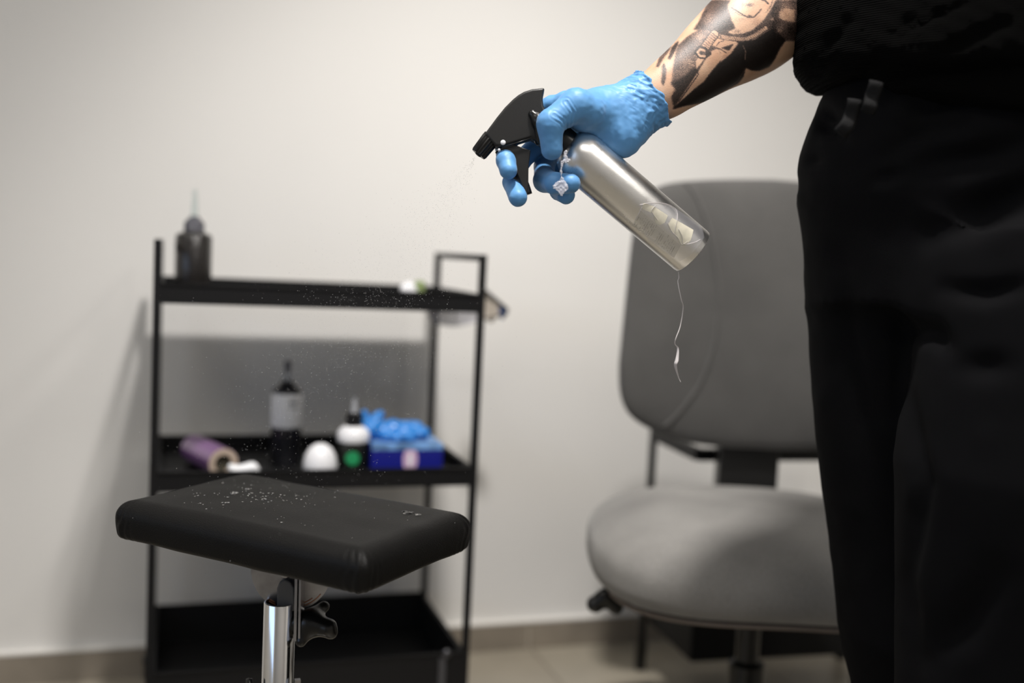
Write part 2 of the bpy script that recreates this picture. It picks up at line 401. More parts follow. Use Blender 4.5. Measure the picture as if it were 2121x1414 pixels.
# black bottle on the top shelf: px width 67 at its depth, height from measured points
def onshelf(px, Y, z): 
    q = ony(px, 600, Y); d = ray(px, 600)
    # vertical column of the picture is tilted: solve for the px column at height z
    for _ in range(6):
        yy = topx(np.array([[q[0], Y, z]]))[0, 1]; q = ony(px, yy, Y)
    return np.array([q[0], Y, z])
b1 = onshelf(399, 1.83, FT)
def zat(px, py, Y): return ony(px, py, Y)[2]
r1 = .0295; h0 = FT; zs = zat(399, 485, 1.83); zc = zat(399, 447, 1.83); zn = zat(399, 392, 1.83)
inkm = mat('black_wet_bottle', (.015, .013, .012), .25, bump='voronoi', bscale=260, bstr=.5, bdist=.001, coat=.3)
t = bottle('ink_bottle', b1, [(r1 * .95, 0), (r1, .003), (r1, zs - h0 - .004), (r1 * .9, zs - h0), (r1 * .45, zs - h0 + .006)], inkm,
           'black bottle with a thin pale nozzle standing on the top shelf of the trolley', 'bottle',
           [('cap', [(.0165, zs - h0 + .002), (.0165, zc - h0 - .012), (.010, zc - h0 - .004), (.006, zc - h0)], mat('wrapped_cap', (.07, .07, .085), .2, bump='voronoi', bscale=300, bstr=.8, bdist=.002)),
            ('nozzle', [(.0058, zc - h0 - .002), (.0045, (zc + zn) / 2 - h0), (.0030, zn - h0)], M['clear'])])
# little pale and green bits at the right end of the top shelf
q = onshelf(845, 1.80, FT)
t = thing('cotton_ball', q, 'small white cotton ball on the top shelf beside a green cap', 'cotton')
v, f = pillow(superell(.015, .012, 2.2, 24), q + np.array([0, 0, .020]), np.array([1., 0, 0]), np.array([0, 1., 0]), np.array([0, 0, 1.]), .036, 8, 2.2)
v = np.array(v); v += .002 * np.stack([vnoise(v * 150, s) for s in (1, 2, 3)], 1)
mk('wad', v, f, M['white_plastic'], t)
q = onshelf(868, 1.81, FT)
t = thing('bottle_cap', q, 'small olive green cap on the top shelf near the right handle', 'cap')
MB().lathe(q, (0, 0, 1), [(.010, 0), (.010, .034), (.007, .040)], 20).build('cap_body', M['greenleaf'], t)
# clear plastic sheet with blue corner hanging from the right end of the top shelf
sh = thing('plastic_sleeve', (TX1, TY0 + .12, ZT - .03), 'crumpled clear plastic sleeve with blue corner hanging at the right end of the top shelf', 'plastic sleeve')
def sheet(name, pxs, Z, m, thick=.0012, sub=14, wob=.004, par=sh):
    """four px corners with a depth each -> curled film of real thickness"""
    A = [P(x_, y_, z_) for x_, y_, z_ in pxs]; n = sub; v = []; f = []
    for s_ in (0, 1):
        for i in range(n + 1):
            for j in range(n + 1):
                u, w_ = i / n, j / n
                p = A[0] * (1 - u) * (1 - w_) + A[1] * u * (1 - w_) + A[2] * u * w_ + A[3] * (1 - u) * w_
                p = p + CF * (wob * math.sin(u * 7 + w_ * 3) + s_ * thick) + np.array([0, 0, -.010 * math.sin(u * math.pi) * w_])
                v.append(p)
    N1 = (n + 1) ** 2
    for i in range(n):
        for j in range(n):
            a = i * (n + 1) + j; f.append((a, a + 1, a + n + 2, a + n + 1)); f.append((N1 + a, N1 + a + n + 1, N1 + a + n + 2, N1 + a + 1))
    for i in range(n):
        for a, b in ((i, i + 1), (n * (n + 1) + i, n * (n + 1) + i + 1), (i * (n + 1), (i + 1) * (n + 1)), (i * (n + 1) + n, (i + 1) * (n + 1) + n)): f.append((a, b, N1 + b, N1 + a))
    return mk(name, v, f, m, par)
film = mat('thin_film', (.55, .54, .58), .25, alpha=.55)
sheet('film', [(878, 636, 1.96), (998, 642, 1.93), (998, 662, 1.93), (893, 668, 1.96)], 0, film)
sheet('card', [(1004, 600, 1.93), (1034, 628, 1.92), (1034, 652, 1.92), (1004, 660, 1.93)], 0, M['beige_card'], wob=.001)
sheet('blue_corner', [(1033, 626, 1.92), (1052, 642, 1.92), (1050, 648, 1.92), (1033, 652, 1.92)], 0, M['navy'], wob=.001)
MB().tube([P(1002, 598, 1.925), P(1030, 622, 1.918), P(1053, 642, 1.917)], .0022, 8).build('fold_edge', M['metal_black'], sh)
MB().tube([P(1002, 661, 1.925), P(1030, 655, 1.918), P(1053, 648, 1.917)], .0013, 8).build('fold_edge', M['metal_black'], sh)

# middle shelf
r_ = P(463, 950, 1.74); yr = r_[1]
e1 = ony(463, 951, 1.735); e2 = e1 + np.array([-.042, .130, .0]) 
R0 = .0245; e1[2] = e2[2] = FM + R0
ax_ = e2 - e1; Lr = np.linalg.norm(ax_); ax_ /= Lr
t = thing('film_roll', (e1 + e2) / 2 - np.array([0, 0, R0]), 'roll of purple film on a cardboard core lying on the middle shelf', 'film roll')
MB().lathe(e1, ax_, [(.0140, Lr), (.0140, 0.0), (.0200, 0.0), (.0200, Lr), (.0140, Lr)], 32, cap=False).build('core', M['card'], t, sharp=40)
MB().lathe(e1, ax_, [(.0201, .001), (R0, .001), (R0, Lr - .002), (.0201, Lr - .002), (.0201, .001)], 40, cap=False).build('film', M['purple'], t, sharp=40)
MB().lathe(e1, ax_, [(.0238, -.0005), (.0238, .002), (.0145, .002), (.0145, -.0005), (.0238, -.0005)], 40, cap=False).build('end_ring', M['card'], t, sharp=40)
MB().lathe(e1, ax_, [(.0139, .008), (.0139, .012)], 32).build('core_shade', M['card_shade'], t, sharp=40)  # dark plug: shade inside the hollow core put in as colour
q = onshelf(505, 1.71, FM)
t = thing('paper_strip', q, 'loose white paper strip curling beside the purple roll', 'paper')
v, f = pillow(superell(.026, .012, 2.2, 24), q + np.array([0, 0, .019]), np.array([.95, 0, -.3]), np.array([0, 1., 0]), np.array([.3, 0, .95]), .022, 6, 2.2, top=lambda X, Y, h: .006 * math.sin(X * 120))
mk('strip', v, f, M['white_label'], t)

Y2 = 1.85
q = onshelf(590, Y2, FM); zz = lambda py: zat(590, py, Y2) - FM
darkglass = mat('dark_bottle', (.02, .02, .024), .2)
t = bottle('pump_bottle', q, [(.025, 0), (.0262, .003), (.0262, zz(812)), (.023, zz(803)), (.012, zz(795))], darkglass,
           'dark bottle with a white label and tall clear nozzle standing on the middle shelf', 'bottle',
           [('label', [(.0264, zz(882)), (.0266, zz(881)), (.0266, zz(814)), (.0264, zz(813))], M['white_label']),
            ('cap', [(.013, zz(800)), (.013, zz(793)), (.006, zz(786))], M['metal_black']),
            ('nozzle', [(.009, zz(790)), (.006, zz(775)), (.004, zz(762))], mat('smoke_nozzle', (.35, .37, .40), .3, alpha=.5)),
            ('nozzle_tip', [(.0065, zz(768)), (.0065, zz(752)), (.004, zz(746))], mat('grey_tip', (.12, .12, .14), .5))])
ls = MB()
for k, (dz, l) in enumerate(((826, .020), (831, .014), (840, .017))):
    a0 = -1.2; pts = [q + np.array([.0268 * math.sin(a), -.0268 * math.cos(a), zz(dz)]) for a in np.linspace(.0, .9 * l / .02, 7)]
    ls.tube(pts, .0010, 5)
ls.build('print', M['metal_black'], t)
q = onshelf(662, 1.715, FM)
t = thing('white_cap', q, 'plain white domed cap standing near the front of the middle shelf', 'cap')
hz = zat(662, 918, 1.715) - FM
MB().lathe(q, (0, 0, 1), [(.0275, 0), (.0275, hz * .45), (.0245, hz * .68), (.018, hz * .87), (.009, hz * .98), (.001, hz)], 36).build('dome', M['white_plastic'], t)
Y3 = 1.745
q = onshelf(729, Y3, FM); zz = lambda py: zat(729, py, Y3) - FM
t = bottle('ink_bottle', q, [(.024, 0), (.0255, .003), (.0255, zz(914)), (.0255, zz(912))], mat('black_bottle', (.012, .014, .012), .3),
           'short black bottle with white shoulder and green emblem beside the blue glove box', 'bottle',
           [('shoulder', [(.0255, zz(913)), (.0270, zz(908)), (.0262, zz(893)), (.020, zz(885)), (.012, zz(880))], M['white_plastic']),
            ('cap', [(.0135, zz(883)), (.0135, zz(858)), (.009, zz(854))], M['metal_black']),
            ('nozzle', [(.006, zz(856)), (.004, zz(838)), (.002, zz(824))], mat('clear_tip', (.6, .62, .66), .3, alpha=.45))])
em = MB(); cz = zz(943)
v = []; 
for rr in (0.0005, .006, .0115):
    for a in np.linspace(0, 2 * math.pi, 20, endpoint=False):
        u = rr * math.cos(a) - .004; v.append(q + np.array([u, -math.sqrt(.0260 ** 2 - u * u), cz + rr * math.sin(a)]))
f = [(i * 20 + k, i * 20 + (k + 1) % 20, (i + 1) * 20 + (k + 1) % 20, (i + 1) * 20 + k) for i in range(2) for k in range(20)]
em.add(v, f); em.add([p + np.array([0, .0004, 0]) for p in v], [x_[::-1] for x_ in f]); em.build('emblem', M['green'], t)
# blue glove box
Y4 = 1.715
q = onshelf(842, Y4, FM); bw = (ony(917, 950, Y4) - ony(768, 950, Y4))[0]; bh = zat(842, 921, Y4) - FM; bd = .10
t = thing('glove_box', q + np.array([0, bd / 2, 0]), 'blue cardboard glove box with light blue top on the middle shelf', 'box')
bx = MB().box(q + np.array([0, bd / 2, bh / 2]), (bw, bd, bh)).build('carton', M['blue_box'], t, smooth=False); bevel(bx, .0015)
MB().box(q + np.array([0, bd / 2, bh + .0003]), (bw - .002, bd - .002, .0012)).build('top_print', M['lightblue'], t, smooth=False)
MB().box(q + np.array([0, -.0003, bh - .004]), (bw - .002, .0012, .009)).build('front_band', M['lightblue'], t, smooth=False)
c = q + np.array([.005, -.0006, bh * .55])
v = [c + np.array([.0125 * math.cos(a), 0, .021 * math.sin(a)]) for a in np.linspace(0, 2 * math.pi, 28, endpoint=False)]
MB().prism(v, np.array([0, .0008, 0])).build('oval_print', M['pink'], t, smooth=False)
v = [c + np.array([.003 * math.cos(a), -.0004, .011 * math.sin(a)]) for a in np.linspace(0, 2 * math.pi, 28, endpoint=False)]
MB().prism(v, np.array([0, .0004, 0])).build('oval_mark', M['white_label'], t, smooth=False)
# crumpled blue gloves on the box
g0 = q + np.array([-.022, bd / 2, bh + .001])
t = thing('crumpled_glove', g0, 'crumpled bright blue disposable glove lying on top of the glove box', 'glove')
rng = random.Random(5)
G, lo, h = vgrid(g0 + np.array([-.06, -.045, -.002]), g0 + np.array([.075, .045, .06]), .0015)
d = None
for (a, ra, b_, rb) in (((-.035, -.01, .020), .013, (-.020, .0, .038), .010), ((-.03, .0, .016), .015, (.03, -.01, .012), .012), ((.0, .01, .02), .012, (.045, .0, .018), .012), ((.03, -.015, .008), .009, (.058, -.01, .012), .010), ((-.04, .0, .028), .006, (-.045, .0, .046), .005), ((-.01, -.02, .008), .008, (.03, -.03, .008), .007)):
    e = cone(G, g0 + np.array(a), ra, g0 + np.array(b_), rb); d = e if d is None else smin(d, e, .006)
d = np.maximum(d, g0[2] - G[2])
v, f = tomesh(d, lo, h); v = displace(v, f, lambda p: .0025 * vnoise(p * 90, 3) + .0012 * vnoise(p * 220, 4)); v[:, 2] = np.maximum(v[:, 2], g0[2])
mk('crumple', v, f, M['glove_blue'], t)

# ------------------------------------------------------------------ arm rest stand
S = .889
PC = CO + (np.array([.147, 1.264, .5197]) - CO) * S - RH * .0005 + EZ * .0025; PL, PW_, PT = .323, .197, .0435; yaw = -.802
px_ = np.array([math.cos(yaw), math.sin(yaw), 0]); py_ = np.array([-math.sin(yaw), math.cos(yaw), 0])
pole = P(580, 1245, 1.125); pole_xy = pole[:2]
st = thing('armrest_stand', (pole_xy[0], pole_xy[1], 0), 'black padded arm rest on an adjustable chrome pole in front of the trolley', 'arm rest')
G, lo, h = vgrid((-PL / 2 - .012, -PW_ / 2 - .012, -PT - .01), (PL / 2 + .012, PW_ / 2 + .012, .014), .0016)
x, y, z = G
def rbox(x, y, hx, hy, r):
    ax2, ay2 = np.abs(x) - hx + r, np.abs(y) - hy + r
    return np.sqrt(np.maximum(ax2, 0) ** 2 + np.maximum(ay2, 0) ** 2) + np.minimum(np.maximum(ax2, ay2), 0) - r
bul = .0035 * np.cos(np.clip(z / PT + .5, -.6, .6) * 3.0)
d2 = rbox(x, y, PL / 2 - .002, PW_ / 2 - .002, .007) - bul
crown = .005 * (1 - (x / (PL / 2)) ** 2) * (1 - (y / (PW_ / 2)) ** 2) - .002
dzt = z - crown
Rt = .017; a_, b_ = d2 + Rt, dzt + Rt
dt = np.sqrt(np.maximum(a_, 0) ** 2 + np.maximum(b_, 0) ** 2) + np.minimum(np.maximum(a_, b_), 0) - Rt
Rb = .006; a_, b_ = d2 + Rb, (-PT - z) + Rb
db = np.sqrt(np.maximum(a_, 0) ** 2 + np.maximum(b_, 0) ** 2) + np.minimum(np.maximum(a_, b_), 0) - Rb
d = np.maximum(dt, db)
v, f = tomesh(d, lo, h)
def padfold(p):
    o = .0006 * vnoise(p * 28, 1) * 1.5
    for sx in (-1, 1):
        for sy_ in (-1, 1):   # pleats at the corners
            dd = np.hypot(p[:, 0] - sx * PL / 2, p[:, 1] - sy_ * PW_ / 2); ang = np.arctan2(p[:, 1] - sy_ * (PW_ / 2 - .02), p[:, 0] - sx * (PL / 2 - .02))
            mk_ = np.exp(-(dd / .020) ** 2) * (p[:, 2] < -.001)
            o = o + .0007 * mk_ * np.sin(ang * 14 + 3 * vnoise(p * 60, 2))
    return o
v = displace(v, f, padfold)
vw = PC + v[:, :1] * px_ + v[:, 1:2] * py_ + v[:, 2:3] * np.array([0, 0, 1.])
M['leather'] = mat('black_leatherette', (.0042, .0040, .0038), .50, bump='voronoi', bscale=750, bstr=.35, bdist=.0006, spec=.2)
cush = mk('cushion', vw, f, M['leather'], st)
MB().box(PC + np.array([0, 0, -PT - .003]), (PL - .05, PW_ - .05, .008), (px_, py_, np.array([0, 0, 1.]))).build('base_board', M['bin_black'], st, smooth=False)
# pole, hollow at the top
zt = pole[2]; rp = .0166
MB().lathe((pole_xy[0], pole_xy[1], .09), (0, 0, 1), [(rp, 0), (rp, zt - .09 - .0006), (rp - .0005, zt - .09), (rp - .0018, zt - .09), (rp - .0020, zt - .091), (rp - .0020, zt - .17)], 64).build('pole', M['chrome'], st, sharp=60)
MB().lathe((pole_xy[0], pole_xy[1], .02), (0, 0, 1), [(.021, 0), (.021, .30), (.019, .302)], 48).build('outer_tube', M['chrome'], st, sharp=40)
for k in range(4):
    a = k * math.pi / 2 + .4; d_ = np.array([math.cos(a), math.sin(a), 0]); c0 = np.array([pole_xy[0], pole_xy[1], .035])
    lg = MB().bar(c0 + d_ * .015, c0 + d_ * .26 - np.array([0, 0, .012]), .022, .018).build('leg', M['chrome'], st, smooth=False)
    MB().lathe(c0 + d_ * .25 - np.array([0, 0, .035]), (0, 0, 1), [(.014, 0), (.014, .012), (.008, .016)], 20).build('foot', M['plastic_black'], lg)
# clamp lever half way (only its tip shows at the lower edge)
lv = P(516, 1409, 1.12)
MB().tube([lv + np.array([0, 0, .002]), lv - np.array([-.002, 0, .02]), np.array([pole_xy[0] - .02, pole_xy[1], lv[2] - .035])], [.0035, .005, .005], 10).build('clamp_lever', M['plastic_black'], st)
MB().box(P(616, 1418, 1.12), (.006, .006, .012)).build('clamp_lug', M['steel'], st, smooth=False)
# tilt quadrant: disc, plates, bolt, tongue, knob
Zq = 1.132
dc = P(604, 1181, Zq); dr = 83 * Zq / FPX
fr = -FH
hd = MB()
arc = [dc + RH * dr * math.cos(a) + np.array([0, 0, 1.]) * dr * math.sin(a) for a in np.linspace(math.pi, 2 * math.pi, 40)]
hd.prism(arc, fr * .0022).build('tilt_disc', M['steel'], st, smooth=False)
for rr, a0, a1 in ((.93, 1.58, 1.80), (.86, 1.60, 1.72), (.95, 1.30, 1.38), (.90, 1.31, 1.36)):
    sc = MB(); sc.tube([dc + fr * .0024 + RH * dr * rr * math.cos(a * math.pi) + np.array([0, 0, dr * rr * math.sin(a * math.pi)]) for a in np.linspace(a0, a1, 12)], .0010, 6, flat=.6); sc.build('wear_arc', M['copper'], st)
pa, pb = P(617.5, 1180, Zq - .010), P(615, 1322, Zq - .010)
pl = MB(); pl.bar(pa, pb, .0028, .020, up=fr); pl.build('bracket_plate', M['steel'], st, smooth=False)
pl = MB(); pl.bar(pa + RH * .0042, pb + RH * .0042 + np.array([0, 0, .003]), .0022, .020, up=fr); pl.build('bracket_plate', M['steel'], st, smooth=False)
bc = P(591, 1188, Zq - .014)
MB().lathe(bc + FH * .010, fr, [(.0085, 0), (.0085, .003), (.0062, .003), (.0062, .007), (.004, .009), (.004, .012), (.002, .0125)], 24).build('bolt', M['steel'], st, sharp=40)
tg = [P(x_, y_, Zq - .008) for x_, y_ in ((576, 1240), (576, 1215), (581, 1202), (592, 1197), (604, 1202), (611, 1215), (613, 1262), (576, 1262))]
bevel(MB().prism(tg, fr * .006).build('tongue', M['grey_rubber'], st, smooth=False), .0015)
# three-lobed clamping knob to the right of the plates
G, lo, h = vgrid((-.03, -.03, -.03), (.055, .03, .035), .0013)
kb = P(628, 1290, Zq - .006)
d = cone(G, (-.006, 0, 0), .010, (.012, 0, 0), .011)
d = smin(d, cone(G, (.008, 0, 0), .011, (.027, -.004, -.003), .0095), .008); d = smin(d, cone(G, (.027, -.004, -.003), .0095, (.031, -.004, -.008), .006), .004)
d = smin(d, cone(G, (.004, 0, .004), .008, (.018, .020, .012), .006), .01)
d = smin(d, cone(G, (.004, 0, -.004), .009, (.0, -.010, -.016), .006), .01)
v, f = tomesh(d, lo, h); vw = kb + v[:, :1] * RH + v[:, 1:2] * FH + v[:, 2:3] * np.array([0, 0, 1.])
mk('clamp_knob', vw, f, M['plastic_black'], st)

# water on the cushion
wat = MB(); rng = random.Random(11)
def drop(u, v_, r, hgt=.3, sq=1.0):
    c = PC + px_ * u + py_ * v_ + np.array([0, 0, .005 * (1 - (u / (PL / 2)) ** 2) * (1 - (v_ / (PW_ / 2)) ** 2) - .0017])
    n = 10; prof = [(r, 0), (r * .9, r * hgt * .5), (r * .5, r * hgt * .9), (r * .05, r * hgt)]
    vv = []; ff = []; ph = rng.random() * 6
    for rr, hh in prof:
        for k in range(n):
            a = 2 * math.pi * k / n; w_ = 1 + .25 * math.sin(2 * a + ph) + .12 * math.sin(3 * a)
            vv.append(c + px_ * rr * w_ * math.cos(a) * sq + py_ * rr * w_ * math.sin(a) + np.array([0, 0, hh]))
    for i in range(3):
        for k in range(n): ff.append((i * n + k, i * n + (k + 1) % n, (i + 1) * n + (k + 1) % n, (i + 1) * n + k))
    ff.append(tuple(3 * n + k for k in range(n))); ff.append(tuple(range(n))[::-1]); wat.add(vv, ff)
def toloc(px, py):
    q = onz(px, py, PC[2] + .002) - PC; return q @ px_, q @ py_
for (a, b, r) in ((487, 1020, .0042), (512, 1012, .0030), (470, 1040, .0028), (480, 1022, .003), (842, 1058, .0065), (866, 1061, .0042), (845, 1057, .005), (455, 1012, .002), (560, 1011, .002), (700, 1012, .0012)): drop(*toloc(a, b), r, .16)
for k in range(110):
    a, b = rng.gauss(530, 75), rng.gauss(1026, 15)
    u, v_ = toloc(a, b)
    if abs(u) < PL / 2 - .02 and abs(v_) < PW_ / 2 - .02: drop(u, v_, rng.uniform(.0004, .0013), .3)
for k in range(60):
    u, v_ = rng.uniform(-.13, .13), rng.uniform(-.07, .07); drop(u, v_, rng.uniform(.0003, .0007), .35)
water = mat('water', (1, 1, 1), .03, trans=1, ior=1.33)
o = wat.build('water_droplets', water, None, loc=PC); tag(o, 'water droplets scattered over the black arm rest cushion', 'droplets', kind='stuff')

# ------------------------------------------------------------------ office chair
CA, CB = .387, 1.60
ch_o = h2w(CA, CB, 0)
ch = thing('office_chair', ch_o, 'grey fabric office chair with rounded seat and backrest behind the person', 'chair')
EZ = np.array([0, 0, 1.])
def seattop(X, Y, h_):
    z_ = 0
    fr_ = max(0, -(Y) - .05); z_ -= .55 * fr_ ** 2 * (1.0 if h_ > 0 else .5)
    z_ -= .16 * X * X * (1 if h_ > 0 else .2) - (-.25 * (abs(X) ** 2) if h_ < 0 else 0)
    return z_
v, f = pillow(superell(.257, .245, 2.9, 120), h2w(CA + .002, CB, .407), RH, FH, EZ, .124, 18, 2.9, seattop)
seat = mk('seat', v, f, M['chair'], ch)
# piping along the lower edge
ol = superell(.255, .243, 2.9, 120)
pts = []
for (X, Y) in ol + ol[:2]:
    s_ = .90; X2, Y2_ = X * s_, Y * s_; pts.append(h2w(CA, CB, .412) + RH * X2 + FH * Y2_ + EZ * (-.0500 + seattop(X2, Y2_, -1)))
MB().tube(pts, .004, 8, cap=False).build('piping', M['piping'], seat)
bpts = [(1579, 371), (1500, 372), (1410, 377), (1362, 387), (1330, 408), (1313, 445), (1304, 500), (1293, 600), (1283, 700), (1278, 760), (1282, 815), (1302, 856), (1350, 888), (1420, 913), (1500, 925), (1579, 929)]
BB = 1.83; BX = .432; Bz = .76
loc = []
for a, b in bpts:
    d_ = ray(a, b); t_ = BB / (d_ @ FH); q_ = CO + d_ * t_; loc.append((q_ @ RH - BX, q_[2] - Bz))
loc[0] = (0, loc[0][1]); loc[-1] = (0, loc[-1][1])
half = smoothline(loc, 7); full = list(half) + [(-a, b) for a, b in half[::-1][1:-1]]
full = [tuple(p) for p in full][::-1]
def backtop(X, Y, h_): return .55 * X * X + .25 * Y * Y * 0
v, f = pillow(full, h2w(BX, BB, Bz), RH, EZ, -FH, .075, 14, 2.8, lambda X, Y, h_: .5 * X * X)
back = mk('backrest', v, f, M['chair_shaded'], ch)
sm = smoothline([(1418, 380), (1440, 405), (1466, 470), (1483, 560), (1488, 640), (1478, 715), (1452, 790), (1410, 850), (1375, 884)], 8)
from mathutils.bvhtree import BVHTree
bvh = BVHTree.FromPolygons([Vector(p) for p in v], [tuple(q) for q in f])
pts = []
for a, b in sm:
    d_ = ray(a, b); hit = bvh.ray_cast(Vector(CO), Vector(d_).normalized())[0]
    if hit is not None: pts.append(np.array(hit) + FH * .0015)
MB().tube(pts, .0048, 8).build('seam', M['chair_shaded'], back)
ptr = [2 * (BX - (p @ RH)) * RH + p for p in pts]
MB().tube(ptr, .0048, 8).build('seam', M['chair_shaded'], back)
# back support, mechanism, column, star base
a_ = h2w(BX, BB + .035, .56)
blk = MB().box(h2w(BX - .005, BB + .035, .50), (.105, .045, .16), (RH, FH, EZ)); bevel(blk.build('back_support', M['plastic_black'], ch, smooth=False), .004)
MB().bar(h2w(BX, BB + .045, .44), h2w(CA, CB, .345), .06, .02).build('back_arm', M['plastic_black'], ch, smooth=False)
MB().box(h2w(CA, CB, .34), (.20, .24, .035), (RH, FH, EZ)).build('mechanism', M['plastic_black'], ch, smooth=False)
MB().lathe(h2w(CA, CB, .10), EZ, [(.028, 0), (.028, .12), (.018, .125), (.018, .235)], 32).build('column', M['plastic_black'], ch, sharp=40)
for k in range(5):
    a = k * 2 * math.pi / 5 + .89; d_ = RH * math.cos(a) + FH * math.sin(a); c0 = h2w(CA, CB, .12)
    ar = MB().bar(c0, c0 + d_ * .25 - EZ * .045, .045, .03).build('base_arm', M['plastic_black'], ch, smooth=False); bevel(ar, .006)
    e_ = c0 + d_ * .24; e_[2] = .028
    MB().lathe(e_ - np.cross(d_, EZ) * .018, np.cross(d_, EZ), [(.022, 0), (.028, .004), (.028, .032), (.022, .036)], 24).build('wheel', M['plastic_black'], ar, sharp=40)
    MB().box(e_ + EZ * .028, (.02, .02, .04)).build('caster_stem', M['plastic_black'], ar, smooth=False)
# side lever knob at left, below the seat
kq = CO + ray(1253, 1246) * 1.56
lv = MB(); lv.tube([h2w(CA - .08, CB - .01, .345), kq + RH * .012], .006, 8)
lvo = lv.build('lever', M['plastic_black'], ch)
G, lo, h = vgrid((-.035, -.03, -.03), (.035, .03, .03), .002)
d = smin(cone(G, (-.014, 0, -.004), .013, (.0, 0, .008), .011), cone(G, (.0, 0, .008), .011, (.016, 0, -.006), .012), .008)
v, f = tomesh(d, lo, h); mk('knob', kq + v[:, :1] * RH + v[:, 1:2] * FH + v[:, 2:3] * EZ, f, M['plastic_black'], lvo)

# ------------------------------------------------------------------ black side table behind the chair
fo = onz(1325, 1385, 0); th_ = YAW - .252
ux = np.array([math.cos(-th_ * 0 - .065), math.sin(-.065), 0]); uy = np.array([-ux[1], ux[0], 0]) * -1
ux = np.array([.9979, -.0648, 0]); uy = -np.array([.0648, .9979, 0])       # uy points into the room
tb = thing('side_table', fo + ux * .22 + uy * .13, 'black metal side table with a dark box under it behind the grey chair', 'table')
hT = .50
for i, (a, b) in enumerate(((0, 0), (.46, 0), (.10, .22), (.36, .22))):
    c0 = fo + ux * a + uy * b
    lg = MB().box(c0 + EZ * (hT / 2 + .01), (.012, .012, hT - .02), (ux, uy, EZ)).build('leg', M['metal_black'], tb, smooth=False)
    MB().box(c0 + EZ * .03, (.018, .018, .06), (ux, uy, EZ)).build('foot', M['plastic_black'], lg, smooth=False)
fr_ = MB()
for a, b in (((0, 0), (.46, 0)), ((0, .22), (.46, .22)), ((0, 0), (0, .22)), ((.46, 0), (.46, .22))):
    fr_.bar(fo + ux * a[0] + uy * a[1] + EZ * (hT - .012), fo + ux * b[0] + uy * b[1] + EZ * (hT - .012), .013, .022)
fr_.build('rail', M['metal_black'], tb, smooth=False)
bx = MB(); c0 = fo + ux * .23 + uy * .115 + EZ * .225
bx.box(c0, (.445, .22, .25), (ux, uy, EZ)); bevel(bx.build('lower_bin', M['bin_black'], tb, smooth=False), .006)

# ------------------------------------------------------------------ spray bottle
sb_o = P(1435, 522, 1.101)
sb = thing('spray_bottle', sb_o, 'brushed aluminium spray bottle with black trigger head held in the gloved hand', 'spray bottle')
Bb = P(1435.5, 522, 1.101); Nk = P(1149, 279, 1.067)
axb = Nk - Bb; Lb = np.linalg.norm(axb); axb /= Lb
rb = 51.8 * 1.10 / FPX
def metal_mat():
    m = bpy.data.materials.new('brushed_aluminium'); m.use_nodes = True; nt = m.node_tree; b = nt.nodes['Principled BSDF']; N, L = nt.nodes.new, nt.links.new
    b.inputs['Base Color'].default_value = (.95, .94, .92, 1); b.inputs['Metallic'].default_value = 1
    tc = N('ShaderNodeTexCoord')
    n = N('ShaderNodeTexNoise'); n.inputs['Scale'].default_value = 60; n.inputs['Detail'].default_value = 6; L(tc.outputs['Object'], n.inputs['Vector'])
    mr = N('ShaderNodeMapRange'); mr.inputs[3].default_value = .22; mr.inputs[4].default_value = .36; L(n.outputs['Fac'], mr.inputs[0]); L(mr.outputs[0], b.inputs['Roughness'])
    mp = N('ShaderNodeMapping'); mp.inputs['Rotation'].default_value = (.3, .9, .5); mp.inputs['Scale'].default_value = (60, 2500, 2500); L(tc.outputs['Object'], mp.inputs[0])
    n2 = N('ShaderNodeTexNoise'); n2.inputs['Scale'].default_value = 1; n2.inputs['Detail'].default_value = 2; L(mp.outputs[0], n2.inputs['Vector'])
    bp = N('ShaderNodeBump'); bp.inputs['Strength'].default_value = .22; bp.inputs['Distance'].default_value = .0003; L(n2.outputs['Fac'], bp.inputs['Height']); L(bp.outputs['Normal'], b.inputs['Normal'])
    return m
alu = metal_mat()
body_L = 296 * 1.09 / FPX / math.cos(.19)
prof = [(rb * .90, .0), (rb * .985, .0012), (rb, .004), (rb, body_L)]
for k in range(1, 9):
    a = k / 8 * math.pi / 2; prof.append((.0125 + (rb - .0125) * math.cos(a), body_L + .023 * math.sin(a)))
prof.append((.0120, body_L + .030))
prof = [(r, min(hh, Lb)) for r, hh in prof]
MB().lathe(Bb, axb, prof, 96).build('body', alu, sb, sharp=50)
MB().lathe(Bb, axb, [(.0150, body_L + .022), (.0150, Lb + .012), (.0130, Lb + .014)], 40, rib=.0003).build('collar', M['plastic_black'], sb, sharp=50)
# bottle frame for stickers: angle 0 faces camera, positive towards the upper right edge
nx = -CF + axb * (axb @ CF); nx /= np.linalg.norm(nx); ny = np.cross(axb, nx); 
if (ny @ CU) < 0: ny = -ny
def onb(ang, hgt, rr=0.0003): return Bb + axb * hgt + (rb + rr) * (math.cos(ang) * nx + math.sin(ang) * ny)
def patch(name, poly, m, rr=.0003, par=None):
    """poly in (angle, height) on the bottle; filled as a fan of small quads following the curve"""
    poly = np.array(poly, float); c = poly.mean(0); v = []; f = []; n = 0
    ed = []
    for i in range(len(poly)):
        a, b = poly[i], poly[(i + 1) % len(poly)]
        for t_ in np.linspace(0, 1, 6, endpoint=False): ed.append(a + (b - a) * t_)
    K = 5
    for k in range(K + 1):
        for e in ed:
            q = c + (e - c) * (k / K); v.append(onb(q[0], q[1], rr))
    m_ = len(ed)
    for k in range(K):
        for i in range(m_): f.append((k * m_ + i, k * m_ + (i + 1) % m_, (k + 1) * m_ + (i + 1) % m_, (k + 1) * m_ + i))
    off = len(v); v += [p - (p - (Bb + axb * ((p - Bb) @ axb))) / rb * .00025 for p in v]
    f += [tuple(i + off for i in q[::-1]) for q in f]
    return mk(name, v, f, m, par or sb)
